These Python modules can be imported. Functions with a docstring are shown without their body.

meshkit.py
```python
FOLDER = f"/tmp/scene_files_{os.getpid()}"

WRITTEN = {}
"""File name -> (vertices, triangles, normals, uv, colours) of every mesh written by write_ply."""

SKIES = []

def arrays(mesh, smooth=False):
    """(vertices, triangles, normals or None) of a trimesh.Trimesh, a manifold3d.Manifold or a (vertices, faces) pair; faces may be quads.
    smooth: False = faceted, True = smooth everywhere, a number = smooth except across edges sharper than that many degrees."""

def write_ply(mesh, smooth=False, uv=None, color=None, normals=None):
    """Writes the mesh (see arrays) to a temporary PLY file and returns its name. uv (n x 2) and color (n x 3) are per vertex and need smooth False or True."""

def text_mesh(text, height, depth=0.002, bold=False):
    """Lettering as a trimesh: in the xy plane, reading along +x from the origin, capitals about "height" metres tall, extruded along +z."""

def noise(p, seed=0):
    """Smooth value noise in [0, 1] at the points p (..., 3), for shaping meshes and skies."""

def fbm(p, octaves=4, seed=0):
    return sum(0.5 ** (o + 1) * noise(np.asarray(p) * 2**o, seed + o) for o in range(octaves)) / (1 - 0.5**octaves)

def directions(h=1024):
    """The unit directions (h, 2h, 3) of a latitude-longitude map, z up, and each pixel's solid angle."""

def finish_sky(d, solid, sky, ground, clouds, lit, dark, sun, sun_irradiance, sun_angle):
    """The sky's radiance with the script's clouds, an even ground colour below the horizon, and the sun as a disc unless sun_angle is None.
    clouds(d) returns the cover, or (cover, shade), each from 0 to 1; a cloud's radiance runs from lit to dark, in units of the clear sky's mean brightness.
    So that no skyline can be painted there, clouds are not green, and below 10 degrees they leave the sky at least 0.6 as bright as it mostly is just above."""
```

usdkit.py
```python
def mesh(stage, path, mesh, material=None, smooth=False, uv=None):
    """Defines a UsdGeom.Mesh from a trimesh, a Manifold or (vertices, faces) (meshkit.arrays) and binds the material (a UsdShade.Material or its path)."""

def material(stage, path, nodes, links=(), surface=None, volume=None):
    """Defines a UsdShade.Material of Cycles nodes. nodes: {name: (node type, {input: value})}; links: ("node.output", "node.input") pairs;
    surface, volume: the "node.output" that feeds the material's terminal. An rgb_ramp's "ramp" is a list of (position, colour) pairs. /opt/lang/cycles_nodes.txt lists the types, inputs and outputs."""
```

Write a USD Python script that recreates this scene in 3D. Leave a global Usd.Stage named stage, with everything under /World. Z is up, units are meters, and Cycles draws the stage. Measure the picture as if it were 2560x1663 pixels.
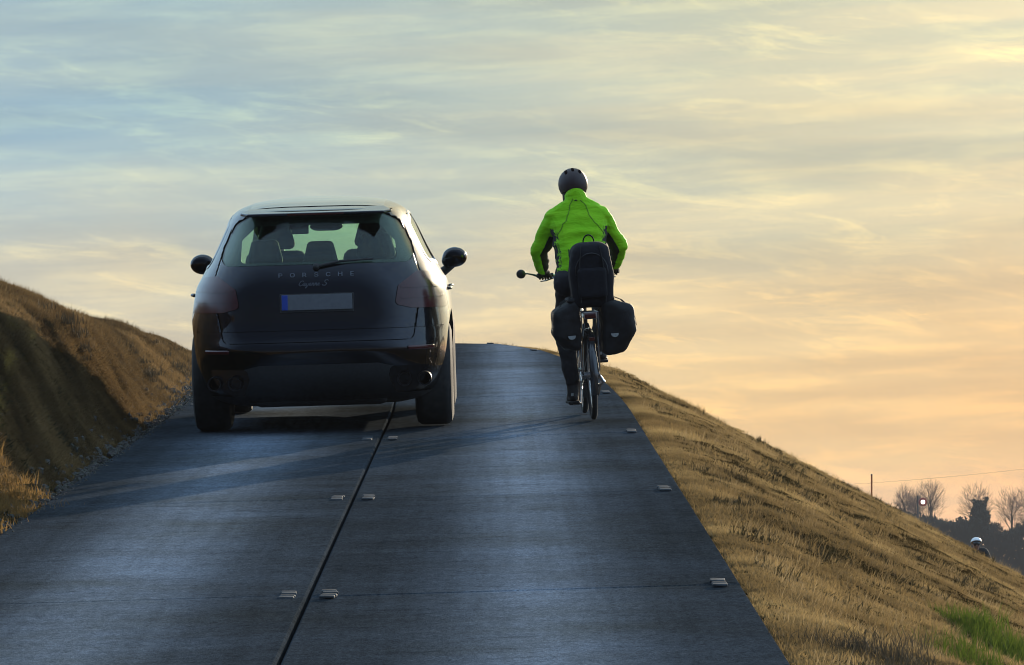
import math, random
import numpy as np
import trimesh
import manifold3d as m3
import usdkit, meshkit
from shapely.geometry import Polygon
from pxr import Usd, UsdGeom, UsdLux, UsdShade, Gf, Sdf, Vt

stage = Usd.Stage.CreateInMemory()
UsdGeom.SetStageUpAxis(stage, UsdGeom.Tokens.z)
UsdGeom.SetStageMetersPerUnit(stage, 1.0)
UsdGeom.Xform.Define(stage, '/World')
UsdGeom.Scope.Define(stage, '/World/Looks')

# ------------------------------------------------------------------ camera
CAM_Z = 1.81
cam = UsdGeom.Camera.Define(stage, '/World/camera')
cam.CreateHorizontalApertureAttr(36.0)
cam.CreateFocalLengthAttr(167.17)
cam.CreateClippingRangeAttr((0.5, 20000.0))
cam.CreateExposureAttr(0.15)
cx = UsdGeom.Xformable(cam)
cx.AddTranslateOp().Set((0, 0, CAM_Z))
cx.AddRotateXYZOp().Set((90 + 2.73, 0, -0.228))

# ------------------------------------------------------------------ sky and sun
SUN_AZ, SUN_EL = math.radians(20.0), math.radians(12.5)
SUN = np.array([math.sin(SUN_AZ) * math.cos(SUN_EL), math.cos(SUN_AZ) * math.cos(SUN_EL), math.sin(SUN_EL)])
SKY_STRENGTH = 0.1
K = 1.0 / SKY_STRENGTH


def sky_material():
    sc = lambda c, k=K: tuple(v * k for v in c)
    deg = math.pi / 180
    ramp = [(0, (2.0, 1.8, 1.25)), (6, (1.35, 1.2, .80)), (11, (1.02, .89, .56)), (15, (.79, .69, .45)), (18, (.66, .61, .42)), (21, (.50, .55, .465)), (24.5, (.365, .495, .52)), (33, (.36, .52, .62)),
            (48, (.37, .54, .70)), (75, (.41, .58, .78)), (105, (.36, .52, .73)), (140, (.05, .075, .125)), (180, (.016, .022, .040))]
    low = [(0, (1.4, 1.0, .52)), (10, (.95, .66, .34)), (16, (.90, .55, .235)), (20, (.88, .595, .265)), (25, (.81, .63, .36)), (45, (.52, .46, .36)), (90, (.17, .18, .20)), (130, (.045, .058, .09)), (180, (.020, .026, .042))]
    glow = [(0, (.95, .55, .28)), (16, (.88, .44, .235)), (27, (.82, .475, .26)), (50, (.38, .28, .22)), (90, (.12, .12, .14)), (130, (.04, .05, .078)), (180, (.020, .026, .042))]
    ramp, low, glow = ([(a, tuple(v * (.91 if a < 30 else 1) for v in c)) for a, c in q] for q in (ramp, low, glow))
    n = {
        "g": ("geometry", {}),
        "s": ("sky_texture", {"sky_type": "single_scattering", "sun_disc": False, "sun_elevation": SUN_EL, "sun_rotation": SUN_AZ}),
        "dot": ("vector_math", {"math_type": "dot_product", "vector2": tuple(SUN)}),
        "ac": ("math", {"math_type": "arccosine"}),
        "t": ("math", {"math_type": "divide", "value2": math.pi}),
        "ramp": ("rgb_ramp", {"ramp": [(a / 180, c) for a, c in ramp]}),
        "low": ("rgb_ramp", {"ramp": [(a / 180, c) for a, c in low]}),
        "xyz": ("separate_xyz", {}),
        # height in the sky, gently disturbed so that the bands are not ruled lines
        "wv": ("vector_math", {"math_type": "multiply", "vector2": (9, 2, 26)}),
        "wn": ("noise_texture", {"scale": 1.0, "detail": 3.0}),
        "zw": ("math", {"math_type": "multiply_add", "value2": 0.055, "value3": -0.0275}),
        "zz": ("math", {"math_type": "add"}),
        "h": ("map_range", {"range_type": "smoothstep", "from_min": 0.018, "from_max": 0.095, "to_min": 1.0, "to_max": 0.0, "clamp": True}),
        "veil": ("mix", {"mix_type": "mix"}),
        # orange band close to the horizon
        "o": ("map_range", {"range_type": "smoothstep", "from_min": 0.0, "from_max": 0.03, "to_min": 0.75, "to_max": 0.0, "clamp": True}),
        "veil2": ("mix", {"mix_type": "mix"}),
        "glow": ("rgb_ramp", {"ramp": [(a / 180, c) for a, c in glow]}),
        # streaks: long in azimuth, thin in height
        "rot": ("vector_rotate", {"rotate_type": "y_axis", "angle": 0.055}),
        "m1": ("vector_math", {"math_type": "multiply", "vector2": (6.5, 3, 100)}),
        "n1": ("noise_texture", {"scale": 1.0, "detail": 6.0, "roughness": 0.55, "distortion": 0.15}),
        "r1": ("map_range", {"range_type": "smoothstep", "from_min": 0.38, "from_max": 0.66, "to_min": 0.0, "to_max": 1.0, "clamp": True}),
        "m2": ("vector_math", {"math_type": "multiply", "vector2": (22, 6, 170)}),
        "n2": ("noise_texture", {"scale": 1.0, "detail": 6.0, "roughness": 0.6, "distortion": 0.25}),
        "r2": ("map_range", {"range_type": "smoothstep", "from_min": 0.44, "from_max": 0.70, "to_min": 0.0, "to_max": 1.0, "clamp": True}),
        "thinc": ("mix", {"mix_type": "mix", "color1": (.72, .84, .98), "color2": (.86, .82, .84)}),
        "thin": ("mix", {"mix_type": "multiply"}),
        "inv": ("math", {"math_type": "subtract", "value1": 1.0}),
        "invs": ("math", {"math_type": "multiply", "value2": 0.85}),
        "m3": ("vector_math", {"math_type": "multiply", "vector2": (5, 2, 46)}),
        "n3": ("noise_texture", {"scale": 1.0, "detail": 4.0, "roughness": 0.5, "distortion": 0.1}),
        "r3": ("map_range", {"range_type": "smoothstep", "from_min": 0.42, "from_max": 0.62, "to_min": 0.0, "to_max": 0.9, "clamp": True}),
        "bands": ("mix", {"mix_type": "multiply", "color2": (.84, .83, .86)}),
        "bright": ("mix", {"mix_type": "multiply", "color2": (1.32, 1.24, 1.06)}),
        "bs": ("math", {"math_type": "multiply", "value2": 0.85}),
        "rot2": ("vector_rotate", {"rotate_type": "y_axis", "angle": -0.13}),
        "m6": ("vector_math", {"math_type": "multiply", "vector2": (36, 9, 190)}),
        "n6": ("noise_texture", {"scale": 1.0, "detail": 9.0, "roughness": 0.68, "distortion": 0.5}),
        "r6": ("map_range", {"range_type": "smoothstep", "from_min": 0.47, "from_max": 0.68, "to_min": 0.0, "to_max": 1.0, "clamp": True}),
        "m7": ("vector_math", {"math_type": "multiply_add", "vector2": (7, 2, 30), "vector3": (.35, 0, .2)}),
        "n7": ("noise_texture", {"scale": 1.0, "detail": 3.0, "roughness": 0.5}),
        "r7": ("map_range", {"range_type": "smoothstep", "from_min": 0.42, "from_max": 0.60, "to_min": 0.10, "to_max": 1.0, "clamp": True}),
        "wisp": ("math", {"math_type": "multiply"}),
        "wisps": ("mix", {"mix_type": "multiply", "color2": (1.36, 1.27, 1.05)}),
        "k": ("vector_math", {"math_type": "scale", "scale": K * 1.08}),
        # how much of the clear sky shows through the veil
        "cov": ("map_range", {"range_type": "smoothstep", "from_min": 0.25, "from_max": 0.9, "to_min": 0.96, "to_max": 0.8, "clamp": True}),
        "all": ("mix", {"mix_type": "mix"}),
        "b": ("background_shader", {"strength": SKY_STRENGTH}),
    }
    l = [("g.position", "dot.vector1"), ("dot.value", "ac.value1"), ("ac.value", "t.value1"), ("t.value", "ramp.fac"), ("t.value", "low.fac"), ("t.value", "glow.fac"), ("glow.color", "veil2.color2"), ("g.position", "xyz.vector"),
         ("g.position", "wv.vector1"), ("wv.vector", "wn.vector"), ("wn.fac", "zw.value1"), ("xyz.z", "zz.value1"), ("zw.value", "zz.value2"), ("zz.value", "h.value"), ("zz.value", "o.value"),
         ("h.result", "veil.fac"), ("h.result", "thinc.fac"), ("thinc.color", "thin.color2"), ("ramp.color", "veil.color1"), ("low.color", "veil.color2"), ("o.result", "veil2.fac"), ("veil.color", "veil2.color1"),
         ("g.position", "rot.vector"), ("rot.vector", "m1.vector1"), ("m1.vector", "n1.vector"), ("n1.fac", "r1.value"), ("rot.vector", "m2.vector1"), ("m2.vector", "n2.vector"), ("n2.fac", "r2.value"),
         ("r1.result", "inv.value2"), ("inv.value", "invs.value1"), ("invs.value", "thin.fac"), ("veil2.color", "thin.color1"),
         ("r2.result", "bs.value1"), ("bs.value", "bright.fac"), ("g.position", "m3.vector1"), ("m3.vector", "n3.vector"), ("n3.fac", "r3.value"), ("r3.result", "bands.fac"), ("thin.color", "bands.color1"), ("bands.color", "bright.color1"), ("g.position", "rot2.vector"), ("rot2.vector", "m6.vector1"), ("m6.vector", "n6.vector"), ("n6.fac", "r6.value"), ("rot2.vector", "m7.vector1"), ("m7.vector", "n7.vector"), ("n7.fac", "r7.value"), ("r6.result", "wisp.value1"), ("r7.result", "wisp.value2"), ("wisp.value", "wisps.fac"), ("bright.color", "wisps.color1"), ("wisps.color", "k.vector1"),
         ("xyz.z", "cov.value"), ("cov.result", "all.fac"), ("s.color", "all.color1"), ("k.vector", "all.color2"), ("all.color", "b.color")]
    return usdkit.material(stage, '/World/Looks/sky', n, l, surface="b.background")


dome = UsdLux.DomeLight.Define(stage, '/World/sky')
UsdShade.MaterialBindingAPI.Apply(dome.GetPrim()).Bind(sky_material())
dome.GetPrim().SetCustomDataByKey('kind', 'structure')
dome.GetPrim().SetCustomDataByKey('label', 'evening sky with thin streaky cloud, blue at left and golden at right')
sun = UsdLux.DistantLight.Define(stage, '/World/sun')
sun.CreateNormalizeAttr(True); sun.CreateIntensityAttr(1.2); sun.CreateAngleAttr(0.5); sun.CreateColorAttr((1.0, 0.84, 0.64))
UsdGeom.Xformable(sun).AddRotateXYZOp().Set((-(90 - math.degrees(SUN_EL)), 0, -math.degrees(SUN_AZ)))

# ------------------------------------------------------------------ helpers
used = {}


def numbered(parent, name):
    k = (parent, name)
    n = used.get(k, -1) + 1
    used[k] = n
    return name if n == 0 else f'{name}_{n:03d}'


def path_of(p):
    return str(p.GetPath()) if hasattr(p, 'GetPath') else p


def tag(p, label=None, cat=None, group=None, kind=None):
    for k, v in (('label', label), ('category', cat), ('group', group), ('kind', kind)):
        if v:
            p.SetCustomDataByKey(k, v)
    return p


def obj(name, mesh, mat, parent='/World', smooth=False, **kw):
    pp = path_of(parent)
    path = pp + '/' + numbered(pp, name)
    p = usdkit.mesh(stage, path, mesh, mat, smooth).GetPrim()
    return tag(p, **kw)


def thing(name, label=None, cat=None, group=None, kind=None, loc=None, matrix=None):
    x = UsdGeom.Xform.Define(stage, '/World/' + numbered('/World', name))
    if matrix is not None:
        x.AddTransformOp().Set(Gf.Matrix4d(*np.asarray(matrix, float).T.ravel().tolist()))
    elif loc is not None:
        x.AddTranslateOp().Set(tuple(map(float, loc)))
    return tag(x.GetPrim(), label, cat, group, kind)


def frame(origin, right, fwd, up):
    m = np.eye(4)
    m[:3, 0], m[:3, 1], m[:3, 2], m[:3, 3] = right, fwd, up, origin
    return m


def principled(name, color, rough=0.5, noise=None, bump=None, coords='geometry', **kw):
    """noise: (scale, second colour, lo, hi); bump: (scale, strength, distance)"""
    n = {"p": ("principled_bsdf", {"base_color": color, "roughness": rough, **kw})}
    l = []
    n["tc"] = ("texture_coordinate", {})
    if noise:
        sc, c2, lo, hi = noise
        n["n"] = ("noise_texture", {"scale": sc, "detail": 5.0, "roughness": 0.6})
        n["r"] = ("rgb_ramp", {"ramp": [(lo, color), (hi, c2)]})
        l += [("tc.object", "n.vector"), ("n.fac", "r.fac"), ("r.color", "p.base_color")]
    if bump:
        sc, st, di = bump
        n["bn"] = ("noise_texture", {"scale": sc, "detail": 4.0, "roughness": 0.6})
        n["b"] = ("bump", {"strength": st, "distance": di})
        l += [("tc.object", "bn.vector"), ("bn.fac", "b.height"), ("b.normal", "p.normal")]
    return usdkit.material(stage, '/World/Looks/' + name, n, l, surface="p.BSDF")


def cat_(ms):
    return trimesh.util.concatenate(ms)


def box(sx, sy, sz, at=(0, 0, 0)):
    b = trimesh.creation.box([sx, sy, sz]); b.apply_translation(at); return b


def tube(a, b, r, r2=None, n=8, caps=True):
    a, b = np.asarray(a, float), np.asarray(b, float)
    return sweep([a, b], [r, r if r2 is None else r2], n)


def sweep(pts, radii, n=8, flat=(1, 1)):
    pts = np.asarray(pts, float)
    radii = np.full(len(pts), radii) if np.ndim(radii) == 0 else np.asarray(radii, float)
    tang = np.gradient(pts, axis=0) if len(pts) > 2 else np.repeat([pts[1] - pts[0]], 2, 0)
    tang /= np.linalg.norm(tang, axis=1, keepdims=True) + 1e-12
    ref = np.array([0, 0, 1.0]) if abs(tang[0][2]) < 0.9 else np.array([1.0, 0, 0])
    v = []
    u = np.cross(ref, tang[0]); u /= np.linalg.norm(u)
    ang = np.arange(n) / n * 2 * np.pi
    for p, t, r in zip(pts, tang, radii):
        u = u - t * np.dot(u, t); u /= np.linalg.norm(u)
        w = np.cross(t, u)
        v.append(p + r * (flat[0] * np.cos(ang)[:, None] * u + flat[1] * np.sin(ang)[:, None] * w))
    k = len(pts)
    v = np.vstack(v + [pts[:1], pts[-1:]])
    f = []
    for i in range(k - 1):
        for j in range(n):
            a, b, c, d = i * n + j, i * n + (j + 1) % n, (i + 1) * n + (j + 1) % n, (i + 1) * n + j
            f += [[a, b, c], [a, c, d]]
    for j in range(n):
        f += [[k * n, (j + 1) % n, j], [k * n + 1, (k - 1) * n + j, (k - 1) * n + (j + 1) % n]]
    return trimesh.Trimesh(v, f, process=False)


def tm(man):
    m = man.to_mesh()
    return trimesh.Trimesh(m.vert_properties[:, :3], m.tri_verts, process=False)


def mf(mesh):
    return m3.Manifold(m3.Mesh(np.asarray(mesh.vertices, np.float32), np.asarray(mesh.faces, np.uint32)))


def sphere(p, r, n=20):
    return m3.Manifold.sphere(float(r), n).translate(tuple(map(float, p)))


def hull(*items, n=20):
    return m3.Manifold.batch_hull([sphere(p, r, n) for p, r in items])


def ellipsoid(p, r, n=24):
    return m3.Manifold.sphere(1.0, n).scale(tuple(map(float, r))).translate(tuple(map(float, p)))


def union(ms):
    return m3.Manifold.batch_boolean(list(ms), m3.OpType.Add)


def organic(ms, edge=0.02, it=10):
    t = tm(union(ms).refine_to_length(edge))
    t.merge_vertices()
    trimesh.smoothing.filter_taubin(t, lamb=0.5, nu=0.52, iterations=it)
    return t


def rbox(sx, sy, sz, r, at=(0, 0, 0), n=12):
    x, y, z = sx / 2 - r, sy / 2 - r, sz / 2 - r
    return m3.Manifold.batch_hull([sphere((a * x + at[0], b * y + at[1], c * z + at[2]), r, n) for a in (-1, 1) for b in (-1, 1) for c in (-1, 1)])


def prism(poly, lo, hi, axis):
    """extrude a 2-D polygon: axis 'y': poly is (x, z); axis 'x': poly is (y, z); axis 'z': poly is (x, y)"""
    p = np.asarray(poly, float)
    if Polygon(p).exterior.is_ccw is False:
        p = p[::-1]
    e = m3.CrossSection([p.tolist()]).extrude(hi - lo).translate((0, 0, lo))
    if axis == 'z':
        return e
    if axis == 'y':   # (x, z, y) -> (x, y, z)
        return m3.Manifold(_perm(e, (0, 2, 1)))
    return m3.Manifold(_perm(e, (2, 0, 1)))


def _perm(man, order):
    m = man.to_mesh()
    v = np.ascontiguousarray(m.vert_properties[:, :3][:, list(order)])
    f = np.array(m.tri_verts)
    parity = {(0, 1, 2): 1, (1, 2, 0): 1, (2, 0, 1): 1}.get(tuple(order), -1)
    if parity < 0:
        f = f[:, ::-1]
    return m3.Mesh(v.astype(np.float32), np.ascontiguousarray(f).astype(np.uint32))


def revolve(profile, n=48, axis='x', at=(0, 0, 0)):
    """profile: closed list of (radius, along); returns a ring mesh about the axis"""
    p = np.asarray(profile, float)
    k = len(p)
    a = np.arange(n) / n * 2 * np.pi
    v = np.stack([np.repeat(p[None, :, 1], n, 0), p[None, :, 0] * np.cos(a)[:, None], p[None, :, 0] * np.sin(a)[:, None]], -1).reshape(-1, 3)
    f = []
    for i in range(n):
        for j in range(k):
            q, r = i * k + j, i * k + (j + 1) % k
            s, t = ((i + 1) % n) * k + (j + 1) % k, ((i + 1) % n) * k + j
            f += [[q, r, s], [q, s, t]]
    m = trimesh.Trimesh(v, f, process=False)
    if m.volume < 0:
        m.invert()
    if axis == 'y':
        m.vertices = m.vertices[:, [1, 0, 2]]; m.invert()
    m.apply_translation(at)
    return m


# ------------------------------------------------------------------ the lie of the land
SLOPE, KCR, BANK = 0.0775, 0.0015, 0.030
RL, RR, GAP = -2.70, 1.12, -0.835


def road_c(y):
    return -0.0018 * np.maximum(np.asarray(y, float) - 38, 0) ** 2


def road_axis(y):
    y = np.asarray(y, float)
    t = np.clip(y - 45, 0, 110)
    over = np.maximum(y - 155, 0)
    return SLOPE * y - KCR / 2 * t ** 2 - KCR * 110 * over


def road_z(x, y):
    return road_axis(y) + BANK * np.clip(x - road_c(y), RL - .3, RR + .2)


def smooth01(t):
    t = np.clip(t, 0, 1)
    return t * t * (3 - 2 * t)


def bank_height(y):
    return np.interp(y, [0, 30, 38, 44, 52, 66, 90], [1.42, 1.40, 1.28, .86, .46, .16, .05])


VALLEY = -5.5


def ground_z(x, y, detail=True):
    x, y = np.broadcast_arrays(np.asarray(x, float), np.asarray(y, float))
    xr = x - road_c(y)
    z = road_z(x, y) - 0.035
    inside = (xr > RL) & (xr < RR)
    z = np.where(inside, z - 0.05, z)
    # right: the hillside falls away
    t = np.maximum(xr - RR - 0.06, 0)
    drop = 0.515 * (t - 0.25 * (1 - np.exp(-t / 0.25)))
    # left: the cut bank
    s = np.maximum(RL - 0.10 - xr, 0)
    H = bank_height(y)
    rise = H * (0.62 * smooth01(s / 0.75) + 0.38 * smooth01(s / 1.7)) + 0.035 * np.maximum(s - 1.2, 0)
    z = z - drop + rise
    if detail:
        amp = smooth01(np.maximum(t, s) / 0.5)
        p = np.stack([x, y, 0 * x], -1)
        near = np.exp(-np.maximum(np.abs(y - 35) - 45, 0) / 40)
        b = (meshkit.fbm(p * 1.1, 3, 3) - .5) * 0.11 + (meshkit.fbm(p * 3.6, 3, 9) - .5) * 0.09 + (meshkit.fbm(p * .33, 2, 5) - .5) * 0.16
        z = z + b * amp * near
        z = z + 0.10 * np.exp(-((x - 1.86) / .22) ** 2 - ((y - 19.4) / 1.1) ** 2) + 0.12 * np.exp(-((x - 2.35) / .32) ** 2 - ((y - 19.0) / 1.3) ** 2)
    # the valley floor
    floor = VALLEY + 0 * x
    k = 1.5
    z = np.where(z > floor + 6, z, floor + np.logaddexp(0, (z - floor) / k) * k)
    z = np.minimum(z, 30)
    return z


CAMP = np.array([0, 0, CAM_Z])
F_D = 11052.0


def project(p):
    """a world point -> (column, row) of the 2380 x 1546 view, for checking only"""
    th, ya = math.radians(2.73), math.radians(0.228)
    q = np.asarray(p, float) - CAMP
    x = q[0] * math.cos(ya) - q[1] * math.sin(ya); y = q[0] * math.sin(ya) + q[1] * math.cos(ya)
    d = y * math.cos(th) + q[2] * math.sin(th); u = -y * math.sin(th) + q[2] * math.cos(th)
    return 1190 + F_D * x / d, 773 - F_D * u / d


def terrain():
    def graded(lo, hi, step, far, g=1.22):
        c = list(np.arange(lo, hi, step))
        a, s = c[-1], step
        right = []
        while a < far:
            s *= g; a += s; right.append(a)
        a, s = c[0], step
        left = []
        while a > -far:
            s *= g; a -= s; left.append(a)
        return np.array(left[::-1] + c + right)
    xs = graded(-6.0, 9.0, 0.10, 1500)
    ys = graded(14.0, 70.0, 0.13, 1500)
    X, Y = np.meshgrid(xs, ys, indexing='ij')
    Z = ground_z(X, Y)
    nx, ny = X.shape
    v = np.stack([X, Y, Z], -1).reshape(-1, 3)
    i = np.arange(nx * ny).reshape(nx, ny)
    f = np.concatenate([np.stack([i[:-1, :-1], i[1:, :-1], i[1:, 1:]], -1).reshape(-1, 3), np.stack([i[:-1, :-1], i[1:, 1:], i[:-1, 1:]], -1).reshape(-1, 3)])
    return trimesh.Trimesh(v, f, process=False)


def soil_material():
    n = {
        "g": ("geometry", {}),
        "n1": ("noise_texture", {"scale": 1.6, "detail": 6.0, "roughness": 0.65}),
        "r1": ("rgb_ramp", {"ramp": [(.30, (.030, .021, .010)), (.46, (.065, .045, .019)), (.60, (.10, .068, .028)), (.75, (.060, .052, .020))]}),
        "n2": ("noise_texture", {"scale": 26.0, "detail": 4.0, "roughness": 0.7}),
        "r2": ("rgb_ramp", {"ramp": [(.3, (.45, .45, .45)), (.7, (1.3, 1.25, 1.15))]}),
        "mx": ("mix", {"mix_type": "multiply", "fac": 1.0}),
        "b": ("bump", {"strength": 1.0, "distance": 0.05}),
        "p": ("principled_bsdf", {"roughness": 1.0, "specular_ior_level": 0.0}),
    }
    return usdkit.material(stage, '/World/Looks/soil', n, [("g.position", "n1.vector"), ("n1.fac", "r1.fac"), ("g.position", "n2.vector"), ("n2.fac", "r2.fac"), ("r1.color", "mx.color1"), ("r2.color", "mx.color2"),
                           ("mx.color", "p.base_color"), ("n2.fac", "b.height"), ("b.normal", "p.normal")], surface="p.BSDF")


obj('hillside', terrain(), soil_material(), smooth=True, kind='structure', label='grassy hillside falling away to the right with a cut bank at the left')


# ------------------------------------------------------------------ the road of concrete slabs
def road_material():
    n = {
        "g": ("geometry", {}), "oi": ("object_info", {}), "xyz": ("separate_xyz", {}),
        # worn lighter wheel lanes along the road, darker along the joint and the outer edge
        "a1": ("math", {"math_type": "subtract", "value2": 0.20}), "a2": ("math", {"math_type": "divide", "value2": 0.36}), "a3": ("math", {"math_type": "multiply"}), "a4": ("math", {"math_type": "multiply", "value2": -1.0}), "a5": ("math", {"math_type": "exponent"}),
        "b1": ("math", {"math_type": "subtract", "value2": -1.75}), "b2": ("math", {"math_type": "divide", "value2": 0.42}), "b3": ("math", {"math_type": "multiply"}), "b4": ("math", {"math_type": "multiply", "value2": -1.0}), "b5": ("math", {"math_type": "exponent"}),
        "sum": ("math", {"math_type": "add"}),
        "lanes": ("mix", {"mix_type": "mix", "color1": (.052, .062, .073), "color2": (.195, .240, .298)}),
        "n1": ("noise_texture", {"scale": 0.9, "detail": 6.0, "roughness": 0.62}),
        "r1": ("rgb_ramp", {"ramp": [(.30, (.78, .74, .66)), (.5, (.96, .95, .94)), (.70, (1.16, 1.19, 1.23))]}),
        "mx": ("mix", {"mix_type": "multiply", "fac": 1.0}),
        "sl": ("map_range", {"from_min": 0.0, "from_max": 1.0, "to_min": 0.88, "to_max": 1.12}),
        "vs": ("vector_math", {"math_type": "scale"}),
        # brushed finish across the road
        "m2": ("vector_math", {"math_type": "multiply", "vector2": (20, 11, 10)}),
        "n2": ("noise_texture", {"scale": 1.0, "detail": 9.0, "roughness": 0.82}),
        "r2": ("rgb_ramp", {"ramp": [(.32, (.55, .55, .55)), (.5, (1.0, 1.0, 1.0)), (.68, (1.35, 1.35, 1.35))]}),
        "mx2": ("mix", {"mix_type": "multiply", "fac": 0.85}),
        "n3": ("noise_texture", {"scale": 75.0, "detail": 4.0, "roughness": .75}),
        "r3": ("rgb_ramp", {"ramp": [(.33, (.55, .55, .55)), (.5, (.98, .98, .98)), (.67, (1.5, 1.5, 1.5))]}),
        "mx3": ("mix", {"mix_type": "multiply", "fac": 1.0}),
        "m4": ("vector_math", {"math_type": "multiply", "vector2": (1.6, 5.5, 2)}),
        "n4": ("noise_texture", {"scale": 1.0, "detail": 8.0, "roughness": 0.72, "distortion": 0.8}),
        "r4": ("rgb_ramp", {"ramp": [(.34, (.66, .66, .66)), (.43, (.95, .95, .95)), (.58, (1, 1, 1)), (.66, (1.16, 1.15, 1.12))]}),
        "mx4": ("mix", {"mix_type": "multiply", "fac": 0.9}),
        "m5": ("vector_math", {"math_type": "multiply", "vector2": (9.0, .10, 0)}),
        "n5": ("noise_texture", {"scale": 1.0, "detail": 5.0, "roughness": .6}),
        "r5": ("rgb_ramp", {"ramp": [(.32, (.88, .87, .85)), (.5, (1, 1, 1)), (.68, (1.09, 1.09, 1.09))]}),
        "mx5": ("mix", {"mix_type": "multiply", "fac": 0.9}),
        "b": ("bump", {"strength": 0.8, "distance": 0.012}),
        "p": ("principled_bsdf", {"roughness": 1.0, "specular_ior_level": 0.0}),
    }
    l = [("g.position", "xyz.vector"), ("xyz.x", "a1.value1"), ("a1.value", "a2.value1"), ("a2.value", "a3.value1"), ("a2.value", "a3.value2"), ("a3.value", "a4.value1"), ("a4.value", "a5.value1"),
         ("xyz.x", "b1.value1"), ("b1.value", "b2.value1"), ("b2.value", "b3.value1"), ("b2.value", "b3.value2"), ("b3.value", "b4.value1"), ("b4.value", "b5.value1"), ("a5.value", "sum.value1"), ("b5.value", "sum.value2"),
         ("sum.value", "lanes.fac"), ("g.position", "n1.vector"), ("n1.fac", "r1.fac"), ("lanes.color", "mx.color1"), ("r1.color", "mx.color2"),
         ("oi.random", "sl.value"), ("mx.color", "vs.vector1"), ("sl.result", "vs.scale"), ("g.position", "m2.vector1"), ("m2.vector", "n2.vector"), ("n2.fac", "r2.fac"), ("vs.vector", "mx2.color1"), ("r2.color", "mx2.color2"),
         ("g.position", "n3.vector"), ("n3.fac", "r3.fac"), ("mx2.color", "mx3.color1"), ("r3.color", "mx3.color2"), ("g.position", "m4.vector1"), ("m4.vector", "n4.vector"), ("n4.fac", "r4.fac"), ("mx3.color", "mx4.color1"), ("r4.color", "mx4.color2"), ("g.position", "m5.vector1"), ("m5.vector", "n5.vector"), ("n5.fac", "r5.fac"), ("mx4.color", "mx5.color1"), ("r5.color", "mx5.color2"), ("mx5.color", "p.base_color"), ("n3.fac", "b.height"), ("b.normal", "p.normal")]
    return usdkit.material(stage, '/World/Looks/concrete', n, l, surface="p.BSDF")


CONCRETE = road_material()
STEEL = principled('galvanised_steel', (.09, .10, .11), .8, noise=(30.0, (.045, .045, .045), .35, .7), metallic=0.3)


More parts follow.
